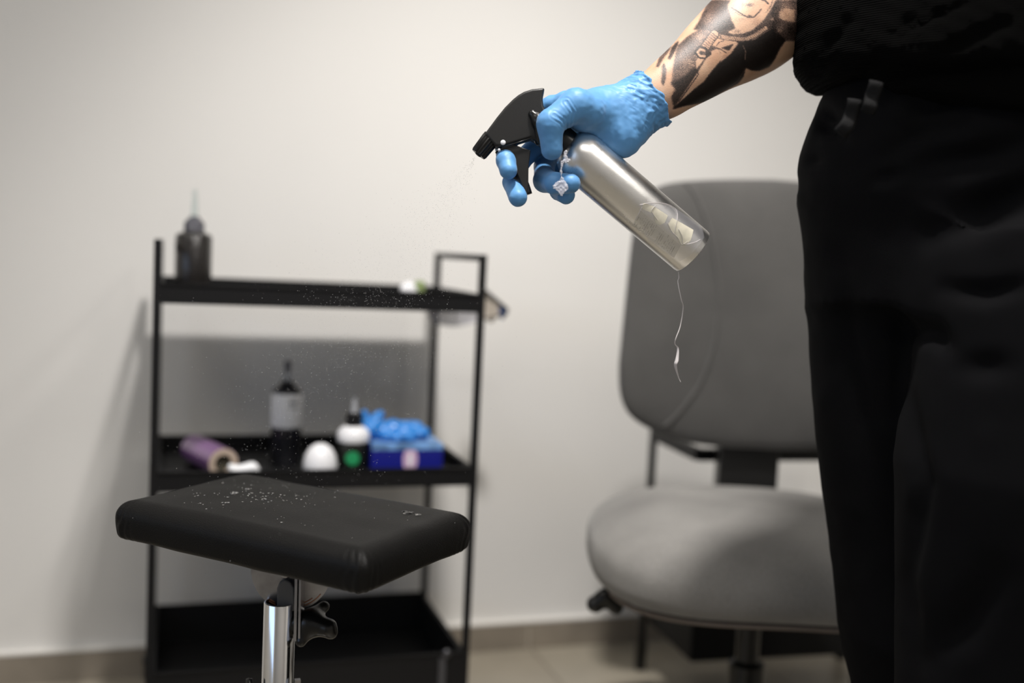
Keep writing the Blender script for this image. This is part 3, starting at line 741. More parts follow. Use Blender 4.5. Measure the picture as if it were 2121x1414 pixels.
beige = mat('aged_sticker', (.64, .60, .47), .55, var=.12, vscale=150)
pale = mat('faded_sticker', (.62, .59, .50), .5, alpha=.26, var=.10, vscale=200)
def bpx(px, py):   # picture point to (angle,height) on the bottle
    d_ = ray(px, py); o_ = CO - Bb; dd = d_ - axb * (d_ @ axb); oo = o_ - axb * (o_ @ axb)
    A = dd @ dd; B = 2 * dd @ oo; C_ = oo @ oo - rb * rb; disc = max(B * B - 4 * A * C_, 0); t_ = (-B - math.sqrt(disc)) / (2 * A)
    q = CO + d_ * t_ - Bb; return (math.atan2(q @ ny, q @ nx), q @ axb)
patch('sticker', [bpx(*p) for p in ((1333, 420), (1354, 427), (1383, 446), (1377, 461), (1367, 466), (1358, 462), (1352, 440), (1338, 436), (1329, 432))], beige)
patch('sticker', [bpx(*p) for p in ((1392, 451), (1436, 476), (1430, 498), (1418, 509), (1408, 506), (1400, 488), (1388, 476), (1383, 465))], beige)
patch('sticker', [bpx(*p) for p in ((1327, 436), (1410, 508), (1396, 534), (1309, 466))], pale, .00015)
tx = MB(); rng = random.Random(3)
for i in range(9):                  # rows of tiny faded print, unreadable in the photo
    for j in range(22):
        if rng.random() < .3 or 9 < j < 12: continue
        u, w_ = (i + .7) / 10.0, (j + .8) / 24.0
        A_ = np.array([1327, 436]) * (1 - w_) + np.array([1410, 508]) * w_; C_ = np.array([1309, 466]) * (1 - w_) + np.array([1396, 534]) * w_
        q = A_ * (1 - u) + C_ * u
        an, hh = bpx(*q)
        if i < 3 and rng.random() < .5: continue
        c0 = onb(an, hh, .0004); e_ang = np.cross(axb, (math.cos(an) * nx + math.sin(an) * ny))
        tx.box(c0, (.00022, rng.uniform(.0006, .0013), .0002), (axb, e_ang, np.cross(axb, e_ang)))
tx.build('small_print', mat('faded_ink', (.16, .15, .13), .6), sb, smooth=False)
filmm = mat('clear_wrap', (.85, .83, .85), .12, alpha=.40, spec=.8)
filmh = mat('wrap_crease', (.70, .66, .66), .18, alpha=.5, spec=.8)
# wrap remains: edge strand over the bottle, creases
def strand(name, pxs, rad, rr=.0006, m=filmh, flat=.5):
    pts = [onb(*bpx(*p), rr) for p in smoothline(pxs, 5)]
    return MB().tube(pts, rad, 6, flat=flat).build(name, m, sb)
strand('wrap_crease', [(1325, 424), (1352, 420), (1380, 423), (1398, 433), (1403, 448), (1399, 470), (1397, 486)], .0006)
strand('wrap_crease', [(1383, 462), (1392, 480), (1404, 492), (1412, 506), (1424, 500)], .0005)
strand('wrap_crease', [(1358, 425), (1349, 436), (1356, 448), (1362, 456)], .0005)
strand('wrap_crease', [(1405, 474), (1413, 490), (1416, 505), (1438, 502), (1450, 496)], .0005)
strand('wrap_crease', [(1330, 428), (1322, 444), (1316, 455)], .0004)
patch('wrap_remains', [bpx(*p) for p in ((1400, 432), (1452, 470), (1458, 492), (1430, 528), (1408, 540), (1345, 500), (1320, 450), (1330, 424), (1370, 420))], mat('wrap_film', (.7, .7, .75), .2, alpha=.05, spec=.6), .0007)
# dangling strand
ss = smoothline([(1405, 563), (1406, 575), (1404, 585), (1411, 620), (1415, 637), (1409, 675), (1400, 700), (1398, 712), (1404, 722), (1402, 745), (1399, 757), (1405, 780), (1410, 791)], 6)
rad = np.interp(np.linspace(0, 1, len(ss)), [0, .15, .45, .62, .70, .76, .84, .92, 1], [.0006, .0005, .0006, .0006, .0014, .0022, .0018, .0007, .0003])
pts = [P(a, b, 1.090 + .003 * math.sin(i * .3)) for i, (a, b) in enumerate(ss)]
wst = MB().tube(pts, list(rad), 7, flat=.35).build('wrap_strand', filmh, sb, label='thin clear strand of plastic wrap dangling')
# scrap hanging over the fingers near the neck
G, lo, h = vgrid((-.014, -.026, -.008), (.014, .026, .008), .0007)
def cpx(px, py, Z): return np.array([(px - 1060.5) / FPX * Z, -(py - 707) / FPX * Z, Z])
Zs = 1.030; sc0 = cpx(1165, 352, Zs)
def lpt(px, py, dz=0): return cpx(px, py, Zs) - sc0 + np.array([0, 0, dz])
d = None
for pr in (((1172, 314), 4.5, (1170, 322), 3.5), ((1174, 325), 3, (1165, 336), 3), ((1180, 331), 3, (1172, 334), 3), ((1165, 336), 3, (1162, 355), 2.5), ((1162, 355), 2.5, (1163, 370), 2), ((1163, 372), 4, (1150, 386), 5), ((1150, 386), 5, (1163, 402), 3), ((1165, 376), 6, (1172, 388), 6), ((1172, 388), 5, (1163, 404), 2.5), ((1158, 384), 5, (1166, 392), 6)):
    (a, ra, b_, rb_) = pr; e = cone(G, lpt(*a), ra * Zs / FPX, lpt(*b_), rb_ * Zs / FPX, 2.2); d = e if d is None else smin(d, e, .002)
v, f = tomesh(d, lo, h); v = displace(v, f, lambda p: .0012 * np.abs(vnoise(p * 420, 7)) + .0006 * vnoise(p * 900, 8))
mk('wrap_scrap', c2w(v + sc0), f, mat('wrap_scrap', (.85, .85, .92), .08, alpha=.42, spec=1.0), sb, label='crumpled clear scrap of plastic wrap')

# trigger head
Zh = 1.066
def pz(pts, Z): return [P(a, b, Z) for a, b in pts]
head = [(1003, 277), (1029, 242), (1046, 221), (1062, 205), (1073, 196), (1085, 189), (1102, 183.5), (1129, 180.5), (1126, 192), (1124.5, 205), (1126, 218), (1133, 232), (1146, 250), (1138, 286), (1122, 301), (1108, 291), (1099, 286), (1039, 304), (1025, 302)]
hd = MB().prism(pz(head, Zh - .0095), CF * .019).build('trigger_head', M['plastic_matte'], sb)
hd.modifiers.new('b', 'BEVEL'); bm_ = hd.modifiers['b']; bm_.width = .0028; bm_.segments = 4; bm_.limit_method = 'ANGLE'; bm_.angle_limit = math.radians(60)
ms = hd.modifiers.new('w', 'WEIGHTED_NORMAL')
# recessed side panel line, pins, pump barrel
MB().tube(pz([(1099, 287), (1070, 296), (1039, 305)], Zh - .0098), .0007, 6).build('panel_edge', M['plastic_black'], hd)
MB().lathe(P(1042, 295.5, Zh - .0088), -CF, [(.0026, 0), (.0026, .0012), (.0018, .0018), (.0003, .002)], 20).build('pin', M['white_plastic'], hd, label='white hinge pin')
MB().lathe(P(1034, 311, Zh - .006), -CF, [(.0016, 0), (.0016, .002), (.0003, .003)], 16).build('pin', M['white_plastic'], hd)
G, lo, h = vgrid((-.014, -.030, -.012), (.034, .012, .012), .0010)
h0c = cpx(1103, 236, Zh - .010)
q1 = cpx(1116, 250, Zh - .010) - h0c; q2 = cpx(1138, 268, Zh - .006) - h0c; q3 = cpx(1122, 290, Zh - .004) - h0c
d = smin(cone(G, (0, 0, 0), .0042, q1, .0072), cone(G, q1, .0072, q2, .0085), .002); d = smin(d, cone(G, q1, .006, q3, .0075), .003)
v, f = tomesh(d, lo, h); mk('pump_barrel', c2w(v + h0c), f, M['plastic_black'], sb)
# ribbed nozzle
na = P(1017, 287, Zh); nb = P(990.5, 320, Zh); dn = nb - na; Ln = np.linalg.norm(dn)
MB().lathe(na, dn, [(.0085, 0), (.0088, .001), (.0080, Ln * .9), (.0072, Ln), (.0035, Ln), (.003, Ln - .002)], 36, rib=.00045).build('nozzle', M['plastic_black'], sb, sharp=25)
MB().lathe(na - dn * .08, dn, [(.0092, 0), (.0092, .002), (.0088, .0028)], 36).build('nozzle_ring', M['plastic_black'], sb, sharp=30)
MB().lathe(nb - dn / Ln * .0022, dn, [(.0034, 0), (.0034, .003), (.0022, .0034)], 20).build('nozzle_tip', M['plastic_matte'], sb, sharp=30)
trg = [(1036, 306), (1064, 299), (1099, 311), (1097, 328), (1095, 342), (1094.5, 362), (1094.5, 380), (1092.5, 402), (1089, 404), (1083, 388), (1074, 366), (1066, 350), (1056, 335), (1045, 321)]
tgo = MB().prism(pz(trg, Zh - .0070), CF * .014).build('trigger', M['plastic_matte'], sb); bevel(tgo, .0012, 3); tgo.modifiers.new('w', 'WEIGHTED_NORMAL')
lip = [(1036, 308), (1045, 321), (1056, 335), (1066, 350), (1074, 366), (1083, 388), (1088, 404)]
MB().tube([P(a + 1, b + 0, Zh + .001) for a, b in smoothline(lip, 3)], .0050, 10, flat=1.4).build('trigger_lip', M['plastic_black'], sb)

# ------------------------------------------------------------------ person
skin = mat('skin', (.60, .37, .25), .5)
foot_mid = h2w(.475, 1.10, 0)
PCX, PCY = .475, 1.10; PHI = math.radians(35)      # hips turned towards the left of the picture
# --- bare body (torso, head, legs, left arm) as a volume in level camera axes
rr_ = np.array([-.82, .57]); ff_ = np.array([-.57, -.82])
def pp(right, front, z): return np.array([PCX + rr_[0] * right + ff_[0] * front, PCY + rr_[1] * right + ff_[1] * front, z])
G, lo, h = vgrid((.02, .60, -.002), (1.02, 1.45, 1.80), .007)
ang = math.atan2(rr_[1], rr_[0])
d = ztube(G, [(.84, PCX + .01, PCY, .120, .080), (.95, PCX + .02, PCY, .115, .080), (1.06, PCX + .02, PCY, .115, .080), (1.14, PCX, PCY, .135, .09), (1.28, PCX, PCY, .165, .105), (1.40, PCX, PCY, .170, .095), (1.47, PCX, PCY, .09, .06)], ang)
sR, sL = pp(.175, 0, 1.41), pp(-.175, 0, 1.41)
neck, headc = pp(0, .0, 1.46), pp(0, .035, 1.655)
def U(e, k=.03):
    global d; d = smin(d, e, k)
U(cone(G, pp(0, -.01, 1.42), .060, pp(0, .015, 1.54), .055))
U(ell(G, pp(0, .015, 1.62), (.078, .092, .105)), .02); U(ell(G, pp(0, .055, 1.555), (.055, .05, .055)), .02)
U(cone(G, pp(0, .105, 1.605), .010, pp(0, .120, 1.577), .013), .008)                     # nose
U(cone(G, pp(.035, .083, 1.642), .010, pp(-.035, .083, 1.642), .010), .012)            # brow
U(cone(G, pp(.018, .103, 1.540), .007, pp(-.018, .103, 1.540), .007), .006)            # lips
for s_ in (-1, 1):
    U(ell(G, pp(s_ * .082, .005, 1.605), (.014, .020, .032)), .006)
    U(cone(G, pp(s_ * .12, 0, 1.42), .055, pp(s_ * .178, 0, 1.395), .055))
hipR = np.array([.435, 1.165, .86]); hipL = np.array([.545, 1.04, .86])
kneeR, kneeL = np.array([.485, 1.19, .48]), np.array([.54, 1.00, .48]); ankR, ankL = np.array([.50, 1.21, .09]), np.array([.56, 1.02, .09])
for hp, kn, an in ((hipR, kneeR, ankR), (hipL, kneeL, ankL)):
    U(cone(G, hp, .072, kn, .048), .01); U(cone(G, kn, .048, kn + (an - kn) * .35, .050), .01); U(cone(G, kn + (an - kn) * .35, .050, an, .037), .01)
    U(cone(G, an, .038, np.array([*(an[:2] + ff_ * .16), .03]), .028)); 
elL, wrL = pp(-.27, -.05, 1.17), pp(-.20, .16, 1.235)
U(cone(G, sL, .050, elL, .040)); U(cone(G, elL, .042, wrL, .028)); hc = pp(-.165, .235, 1.26); U(cone(G, wrL, .028, hc, .032), .02)
for k in range(4):
    a0 = hc + np.array([0, 0, .024 - .016 * k]); U(cone(G, a0, .010, a0 + np.array([*(ff_ * .035 + rr_ * .02), -.004]), .009), .004); U(cone(G, a0 + np.array([*(ff_ * .035 + rr_ * .02), -.004]), .009, a0 + np.array([*(ff_ * .02 + rr_ * .05), -.012]), .008), .003)
U(cone(G, hc, .013, hc + np.array([*(rr_ * .045 + ff_ * .01), .03]), .010), .006)
bv, bf = tomesh(d, lo, h)
bvw = bv[:, :1] * RH + bv[:, 1:2] * FH + bv[:, 2:3] * EZ

# --- right arm: dense loft so that the tattoo can be stored per vertex
Zel = 1.185
al = [(1292, 235, 1.092, 32), (1330, 215, 1.092, 46), (1352, 203, 1.093, 53), (1374, 190, 1.096, 58), (1400, 171, 1.101, 62), (1440, 143, 1.109, 70), (1480, 112, 1.119, 81), (1520, 84, 1.131, 92), (1560, 55, 1.144, 100), (1600, 20, 1.157, 101), (1640, -24, 1.170, 92), (1668, -68, 1.178, 80), (1682, -120, 1.182, 80)]
al = np.array(al, float); cl = np.array([[*cpx(a, b, z_), r * z_ / FPX] for a, b, z_, r in al])
shw = h2w(*sR[:2], sR[2]); dsh = shw - CO; cl = np.vstack([cl, [[dsh @ CR + .0, (dsh @ CU) - .02, dsh @ CF, .052]]])
cs = smoothline(cl, 48); NS = 384; NR = len(cs)
T_ = np.gradient(cs[:, :3], axis=0); T_ /= np.linalg.norm(T_, axis=1, keepdims=True)
ref = np.array([0, 0, 1.0]); av = np.zeros((NR, NS, 3)); th = np.linspace(0, 2 * math.pi, NS, endpoint=False)
for i in range(NR):
    n1 = np.cross(T_[i], ref); n1 /= np.linalg.norm(n1); n2 = np.cross(n1, T_[i])
    fl = np.interp(i, [0, 48 * 2, 48 * 7, NR], [.72, .76, .92, 1.0])
    av[i] = cs[i, :3] + cs[i, 3] * (np.cos(th)[:, None] * n1 + fl * np.sin(th)[:, None] * n2)
av = av.reshape(-1, 3); avw = c2w(av)
af = [(i * NS + k, i * NS + (k + 1) % NS, (i + 1) * NS + (k + 1) % NS, (i + 1) * NS + k) for i in range(NR - 1) for k in range(NS)]
af += [tuple(range(NS))[::-1], tuple((NR - 1) * NS + k for k in range(NS))]

# tattoo ink map, drawn on a canvas of the forearm (crop coordinates / 2)
CWd, CHt = 960, 710
ink = np.zeros((CHt, CWd), np.float32); yy, xx = np.mgrid[0:CHt, 0:CWd].astype(np.float32); yy = yy * 2; xx = xx * 2
def poly(pts, val, soft=0):
    global ink
    p = np.array(pts, float); m_ = np.zeros(ink.shape, bool)
    for i in range(len(p)):
        x1, y1 = p[i]; x2, y2 = p[(i + 1) % len(p)]
        if y1 == y2: continue
        c_ = ((y1 > yy) != (y2 > yy)) & (xx < (x2 - x1) * (yy - y1) / (y2 - y1) + x1); m_ ^= c_
    mm = m_.astype(np.float32)
    for _ in range(soft):
        mm = (mm + np.roll(mm, 3, 0) + np.roll(mm, -3, 0) + np.roll(mm, 3, 1) + np.roll(mm, -3, 1)) / 5
    ink = ink * (1 - mm) + val * mm
def lined(pts, wd, val, soft=2.0):
    global ink
    bst = np.full(ink.shape, 1e9, np.float32); p = np.array(pts, float)
    for i in range(len(p) - 1):
        a, b = p[i], p[i + 1]; d_ = b - a; t_ = np.clip(((xx - a[0]) * d_[0] + (yy - a[1]) * d_[1]) / (d_ @ d_), 0, 1)
        bst = np.minimum(bst, np.hypot(xx - a[0] - t_ * d_[0], yy - a[1] - t_ * d_[1]))
    mm = np.clip((wd / 2 - bst) / soft + .5, 0, 1); ink = ink * (1 - mm) + val * mm
def blob(cx, cy_, rx, ry, val, k=1.0):
    global ink
    q = np.exp(-(((xx - cx) / rx) ** 2 + ((yy - cy_) / ry) ** 2) * 1.5) * k; ink = ink * (1 - q) + val * q
poly([(955, -10), (1190, -10), (1150, 60), (1180, 140), (1190, 220), (1240, 290), (1330, 330), (1420, 300), (1500, 230), (1560, 150), (1620, 60), (1660, -10), (1930, -10), (1930, 430), (1740, 430), (1640, 370), (1560, 300), (1500, 330), (1400, 390), (1280, 380), (1060, 380), (1000, 340), (960, 340), (900, 320), (790, 310), (860, 200), (910, 90)], .80, 4)
poly([(890, 470), (1040, 490), (1075, 560), (960, 660), (860, 760), (800, 790), (815, 700), (830, 600)], .72, 3)
blob(960, 200, 90, 130, .45, .6); blob(1100, 290, 140, 60, .88, .7); blob(1760, 120, 90, 110, .25, .8)
poly([(850, 300), (950, 320), (965, 370), (890, 480), (810, 540), (820, 600), (840, 640), (810, 720), (780, 790), (700, 820), (620, 870), (560, 880), (570, 740), (590, 640), (600, 560), (630, 470), (720, 390)], .60, 4)
blob(720, 640, 110, 140, .42, .8); blob(860, 380, 70, 40, .15, .6); blob(760, 470, 60, 50, .85, .5)
poly([(550, 870), (700, 790), (800, 700), (860, 740), (770, 880), (700, 960), (640, 1060), (585, 1125), (555, 1010), (600, 930)], .90, 6)
poly([(565, 1140), (640, 1060), (760, 960), (900, 850), (960, 770), (1060, 650), (1160, 560), (1250, 425), (1290, 435), (1430, 410), (1560, 320), (1640, 300), (1760, 420), (1700, 500), (1640, 620), (1580, 700), (1480, 742), (1400, 738), (1335, 712), (1315, 800), (1260, 870), (1100, 960), (900, 1070), (700, 1110), (590, 1138)], .97, 2)
poly([(520, 612), (560, 500), (600, 450), (640, 425), (595, 540), (545, 622)], .82, 3)
poly([(395, 700), (430, 600), (500, 510), (565, 470), (520, 560), (470, 620), (425, 705)], .72, 3)
poly([(452, 860), (460, 700), (482, 655), (508, 740), (500, 820), (475, 900)], .78, 4)
poly([(612, 1095), (700, 960), (830, 760), (900, 650), (980, 530), (1040, 505), (1075, 560), (1060, 640), (950, 765), (840, 885), (740, 985)], .05, 1)
poly([(820, 720), (815, 640), (850, 590), (900, 570), (920, 590), (860, 680)], .08, 1)
lined([(640, 1060), (840, 780), (830, 720)], 10, .85)
poly([(1018, 490), (1050, 425), (1110, 412), (1262, 448), (1180, 565), (1072, 655), (1090, 590), (1130, 552), (1070, 512)], .07, 1)
poly([(1080, 500), (1212, 458), (1160, 530)], .9, 1); lined([(1030, 480), (1060, 440), (1110, 425)], 7, .8); lined([(1010, 500), (1070, 512), (1130, 552)], 8, .85)
rp_ = [(1055, 375), (1120, 392), (1200, 402), (1290, 408), (1350, 405), (1430, 372), (1490, 330), (1545, 295)]
lined(rp_, 58, .85); lined(rp_, 42, .12)
rs = smoothline(rp_, 4)
for i in range(1, len(rs) - 1, 1):
    p = rs[i]; lined([(p[0] - 12, p[1] - 20), (p[0] + 12, p[1] + 20)], 5, .75)
lined([(1010, 355), (905, 500)], 100, .85); lined([(1008, 360), (908, 497)], 82, .12)
for k in range(8):
    t_ = k / 7; c0 = np.array([1008, 360]) * (1 - t_) + np.array([908, 497]) * t_; dd_ = np.array([.81, .59]); lined([c0 - dd_ * 44, c0 + dd_ * 6 + (6, 10), c0 + dd_ * 44], 6, .82)
lined([(960, 560), (900, 600), (850, 590), (815, 545), (850, 500), (910, 510), (940, 550)], 40, .9); lined([(905, 590), (860, 585), (832, 545), (860, 515), (905, 530)], 26, .10); blob(870, 550, 26, 18, .9, 1)
poly([(1182, -10), (1645, -10), (1605, 80), (1530, 200), (1465, 260), (1400, 320), (1300, 355), (1200, 362), (1148, 335), (1225, 295), (1205, 225), (1172, 150), (1148, 70)], .06, 2)
blob(1200, 90, 50, 60, .35, .7); blob(1240, 330, 60, 26, .5, .6); blob(1450, 240, 60, 60, .22, .5)
lined([(1185, 80), (1240, 112), (1300, 150), (1360, 182), (1425, 178), (1470, 130), (1500, 95)], 9, .85); blob(1375, 168, 26, 14, .95, .8)
lined([(1200, 108), (1260, 150), (1330, 172)], 6, .5); blob(1290, 205, 60, 20, .3, .6); blob(1375, 52, 46, 22, .75, .8); blob(1300, 45, 24, 30, .5, .6)
lined([(1500, -5), (1545, 10), (1570, 38)], 14, .88); lined([(1620, 0), (1600, 60), (1550, 130)], 10, .5)
lined([(1310, 480), (1335, 540), (1330, 620)], 8, .35); lined([(1330, 720), (1250, 850), (1100, 950), (950, 1050)], 7, .78)
blob(1615, 200, 32, 30, .2, .9); lined([(1590, 180), (1615, 165), (1645, 200), (1620, 235), (1592, 215)], 8, .85)
poly([(1690, 120), (1760, 90), (1850, 100), (1850, 230), (1740, 215), (1680, 190)], .15, 4); lined([(1680, 205), (1740, 220), (1850, 270)], 9, .8); blob(1690, 310, 45, 45, .3, .8); lined([(1650, 320), (1690, 290), (1740, 320)], 7, .8)
for _ in range(2): ink = (ink * 2 + np.roll(ink, 2, 0) + np.roll(ink, -2, 0) + np.roll(ink, 2, 1) + np.roll(ink, -2, 1)) / 6
c2 = topx(avw); cu = np.clip(((c2[:, 0] - 1280) * 5.05) / 2, 0, CWd - 2); cv = np.clip((c2[:, 1] * 5.05) / 2, 0, CHt - 2)
i0, j0 = cv.astype(int), cu.astype(int); fu, fv = cu - j0, cv - i0
val = ink[i0, j0] * (1 - fu) * (1 - fv) + ink[i0, j0 + 1] * fu * (1 - fv) + ink[i0 + 1, j0] * (1 - fu) * fv + ink[i0 + 1, j0 + 1] * fu * fv
st_ = np.clip(vnoise(avw * 2600, 2) * 1.3, -1, 1); sf = vnoise(avw * 90, 5)
val = np.clip(val + (val * (1 - val) * 4) * (.32 * st_ + .15 * sf), 0, 1)
# far side of the arm: other plain shading of the same tattoo
back_ = (av - np.repeat(cs[:, :3], NS, 0))[:, 2] > .004
vb = np.clip(.5 + .9 * vnoise(avw * 38, 9), 0, .95) * np.clip((c2[:, 0] - 1395) / 30, 0, 1)
val = np.where(back_, vb, val)
val[c2[:, 1] < -6] = vb[c2[:, 1] < -6]
allv = np.vstack([bvw, avw]); n0 = len(bvw)
body = mk('person', allv, bf + [tuple(i + n0 for i in q) for q in af], skin, None, loc=foot_mid)
tag(body, 'person in black knit shirt and black trousers, blue glove, tattooed forearm, spraying downward', 'person')
at_ = body.data.attributes.new('ink', 'FLOAT', 'POINT'); at_.data.foreach_set('value', np.concatenate([np.zeros(n0), val]).astype(np.float32))
nt = skin.node_tree; b = nt.nodes['Principled BSDF']; N, L = nt.nodes.new, nt.links.new
an = N('ShaderNodeAttribute'); an.attribute_name = 'ink'
tc = N('ShaderNodeTexCoord'); nz = N('ShaderNodeTexNoise'); nz.inputs['Scale'].default_value = 35; nz.inputs['Detail'].default_value = 4; L(tc.outputs['Object'], nz.inputs['Vector'])
sk = N('ShaderNodeValToRGB'); sk.color_ramp.elements[0].color = (.52, .295, .185, 1); sk.color_ramp.elements[1].color = (.66, .44, .30, 1); sk.color_ramp.elements[0].position = .3; sk.color_ramp.elements[1].position = .7
L(nz.outputs['Fac'], sk.inputs['Fac'])
rp2 = N('ShaderNodeValToRGB'); e = rp2.color_ramp.elements; e[0].color = (1, 1, 1, 1); e[1].color = (.016, .016, .018, 1); e[1].position = .96
m1 = e.new(.5); m1.color = (.24, .25, .30, 1)
L(an.outputs['Fac'], rp2.inputs['Fac'])
mul = N('ShaderNodeMix'); mul.data_type = 'RGBA'; mul.blend_type = 'MULTIPLY'; mul.inputs[0].default_value = 1; L(sk.outputs[0], mul.inputs[6]); L(rp2.outputs[0], mul.inputs[7]); L(mul.outputs[2], b.inputs['Base Color'])
n3 = N('ShaderNodeTexVoronoi'); n3.inputs['Scale'].default_value = 900; L(tc.outputs['Object'], n3.inputs['Vector']); bp = N('ShaderNodeBump'); bp.inputs['Strength'].default_value = .25; bp.inputs['Distance'].default_value = .0003; L(n3.outputs['Distance'], bp.inputs['Height']); L(bp.outputs['Normal'], b.inputs['Normal'])
b.inputs['Subsurface Weight'].default_value = .08; b.inputs['Subsurface Radius'].default_value = (.01, .004, .002); b.inputs['Subsurface Scale'].default_value = .3

# --- blue glove on the right hand
Zg = 1.067
def hp(px, py, dz, r): Z = Zg + dz; return (cpx(px, py, Z), r * Z / FPX)
lo_ = cpx(1005, 450, Zg); hi_ = cpx(1410, 120, Zg)
G, lo, h = vgrid((lo_[0], lo_[1], Zg - .055), (hi_[0], hi_[1], Zg + .105), .0011)
pal = chain(G, [hp(1356, 200, .026, 64), hp(1296, 236, .022, 59), hp(1250, 236, .012, 51), hp(1207, 229, -.004, 41)], .012, 1.22)
pal = smin(pal, cone(G, *hp(1293, 270, .015, 46), *hp(1286, 282, .012, 46), 1.15), .012)
kn = [hp(1172, 214, .014, 22), hp(1176, 226, .034, 23), hp(1190, 244, .052, 22), hp(1206, 262, .066, 20)]
for k_ in kn: pal = smin(pal, cone(G, *hp(1280, 238, .030, 44), k_[0], k_[1]), .010)
pal = smin(pal, chain(G, kn, .006), .008)
thumb = chain(G, [hp(1215, 230, -.012, 38), hp(1193, 219, -.022, 35), hp(1140, 254, -.030, 27), hp(1140, 262, -.030, 26), hp(1143, 309, -.027, 22.5)], .004)
idx = chain(G, [kn[0], hp(1142, 219, .020, 20), hp(1088, 246, .030, 19), hp(1046, 304, .014, 19.5), hp(1048, 332, -.004, 20), hp(1053, 353, -.012, 18.5)], .003)
mid = chain(G, [kn[1], hp(1120, 292, .046, 21), hp(1078, 335, .040, 20), hp(1061, 378, .010, 19.5), hp(1073, 409, -.010, 19.5)], .003)
rin = chain(G, [kn[2], hp(1150, 296, .060, 21), hp(1127, 345, .050, 20.5), hp(1129, 374, .018, 24), hp(1150, 380, -.004, 22.5), hp(1182, 380, -.017, 20.5)], .003)
pin = chain(G, [kn[3], hp(1170, 320, .070, 19), hp(1150, 372, .060, 18.5), hp(1158, 396, .034, 18.5), hp(1172, 404, .012, 19)], .003)
d = smin(pal, thumb, .010)
for e_ in (idx, mid, rin, pin): d = smin(d, e_, .0018)
# keep the glove out of the solid bottle neck
x, y, z = G
wv = .0022 * np.sin(x * 260 + z * 190) + .0012 * np.sin(y * 420 + z * 300)
rim = cpx(1353, 203, Zg + .026); ny_ = np.array([.868, .496, .10]); ny_ /= np.linalg.norm(ny_)
cut = (x - rim[0]) * ny_[0] + (y - rim[1]) * ny_[1] + (z - rim[2]) * ny_[2] + wv
inner = cone(G, *hp(1312, 224, .026, 55), *hp(1420, 158, .040, 70), 1.22)
outer = d
d = np.maximum(d, cut); d = np.maximum(d, -inner)
bead = np.sqrt((cut + .0008) ** 2 + (outer + .0004) ** 2) - .0016
d = smin(d, bead, .001)
v, f = tomesh(d, lo, h)
vpx = None
def glovefold(p):
    q = topx(c2w(p)); o = np.zeros(len(p))
    # cuff crinkles: strongest at the rim, fading over the wrist
    ax2 = (q[:, 0] - 1353) * .868 - (q[:, 1] - 203) * .496
    m_ = np.clip((ax2 + 75) / 55, 0, 1)
    s1 = p @ np.array([.45, .85, .3]); s2 = p @ np.array([.87, -.5, .1])
    w1 = vnoise(np.stack([s1 * 190, s2 * 85, p[:, 2] * 75], 1), 1); w2 = vnoise(np.stack([s1 * 420, s2 * 220, p[:, 2] * 190], 1), 2)
    o += m_ * (.0019 * (np.abs(w1) - .3) + .0011 * (np.abs(w2) - .3))
    # long stretch folds across the heel
    m2 = np.exp(-(((q[:, 0] - 1310) / 40) ** 2 + ((q[:, 1] - 255) / 45) ** 2))
    o += m2 * .0006 * np.sin((q[:, 0] * .93 + q[:, 1] * -.2) * .28)
    # thumb creases: at the base joint and the outer joint
    for (lx, amp, sg) in (([(1173, 211), (1188, 232), (1180, 262)], .0005, 9), ([(1147, 238), (1166, 250), (1168, 258)], .0005, 9)):
        dd, tt = seg_dist(q, lx); near = p[:, 2] < Zg - .004
        o += near * amp * np.exp(-(dd / sg) ** 2) * np.sin(dd * .9 + tt * 2)
    o += .00025 * vnoise(p * 260, 6)
    return o
v = displace(v, f, glovefold)
M['nitrile'] = mat('blue_nitrile', (.10, .30, .60), .50, bump='noise', bscale=1500, bstr=.10, bdist=.0003, spec=.5)
b = M['nitrile'].node_tree.nodes['Principled BSDF']; b.inputs['Sheen Weight'].default_value = .15
gl = mk('glove', c2w(v), f, M['nitrile'], body, label='blue nitrile glove on the right hand')

# --- trousers
G, lo, h = vgrid((.22, .78, .10), (.82, 1.42, 1.08), .0048)
side = [(1722, 172), (1697, 205), (1690, 240), (1676, 269), (1660, 318), (1654, 347), (1653, 389), (1659, 432), (1667, 480), (1671, 560), (1672, 615), (1678, 758), (1692, 902), (1710, 1031), (1724, 1117), (1735, 1210), (1749, 1325), (1762, 1382), (1775, 1414), (1785, 1500), (1792, 1900)]
sl = np.array([(lambda q: (q[2], q @ RH))(P(a, b_, 1.185)) for a, b_ in side]); sl = sl[np.argsort(sl[:, 0])]
def aL(z_): return float(np.interp(z_, sl[:, 0], sl[:, 1]))
keys = []
for z_ in np.linspace(.12, .90, 24):
    rx = np.interp(z_, [.12, .40, .60, .86], [.082, .082, .092, .105]); keys.append((z_, aL(z_) + .003 + rx, 1.18, rx, rx * 1.02))
d = ztube(G, keys)
d = smin(d, ztube(G, [(.12, .515, 1.02, .095, .095), (.42, .505, 1.01, .108, .105), (.65, .505, 1.01, .125, .120), (.88, .53, 1.04, .13, .125)]), .012)
ext = .160
kp = [(z_, aL(z_) + np.interp(z_, [.80, .88, .94], [.030, .022, .010]) + .82 * np.interp(z_, [.80, .94, 1.0, 1.06], [.176, .190, .178, .165]), 1.10, np.interp(z_, [.80, .94, 1.0, 1.06], [.180, .194, .182, .168]), .125) for z_ in np.linspace(.80, 1.06, 18)]
dp_ = ztube(G, kp, ang)
d = smin(d, dp_, .03)
v, f = tomesh(d, lo, h)
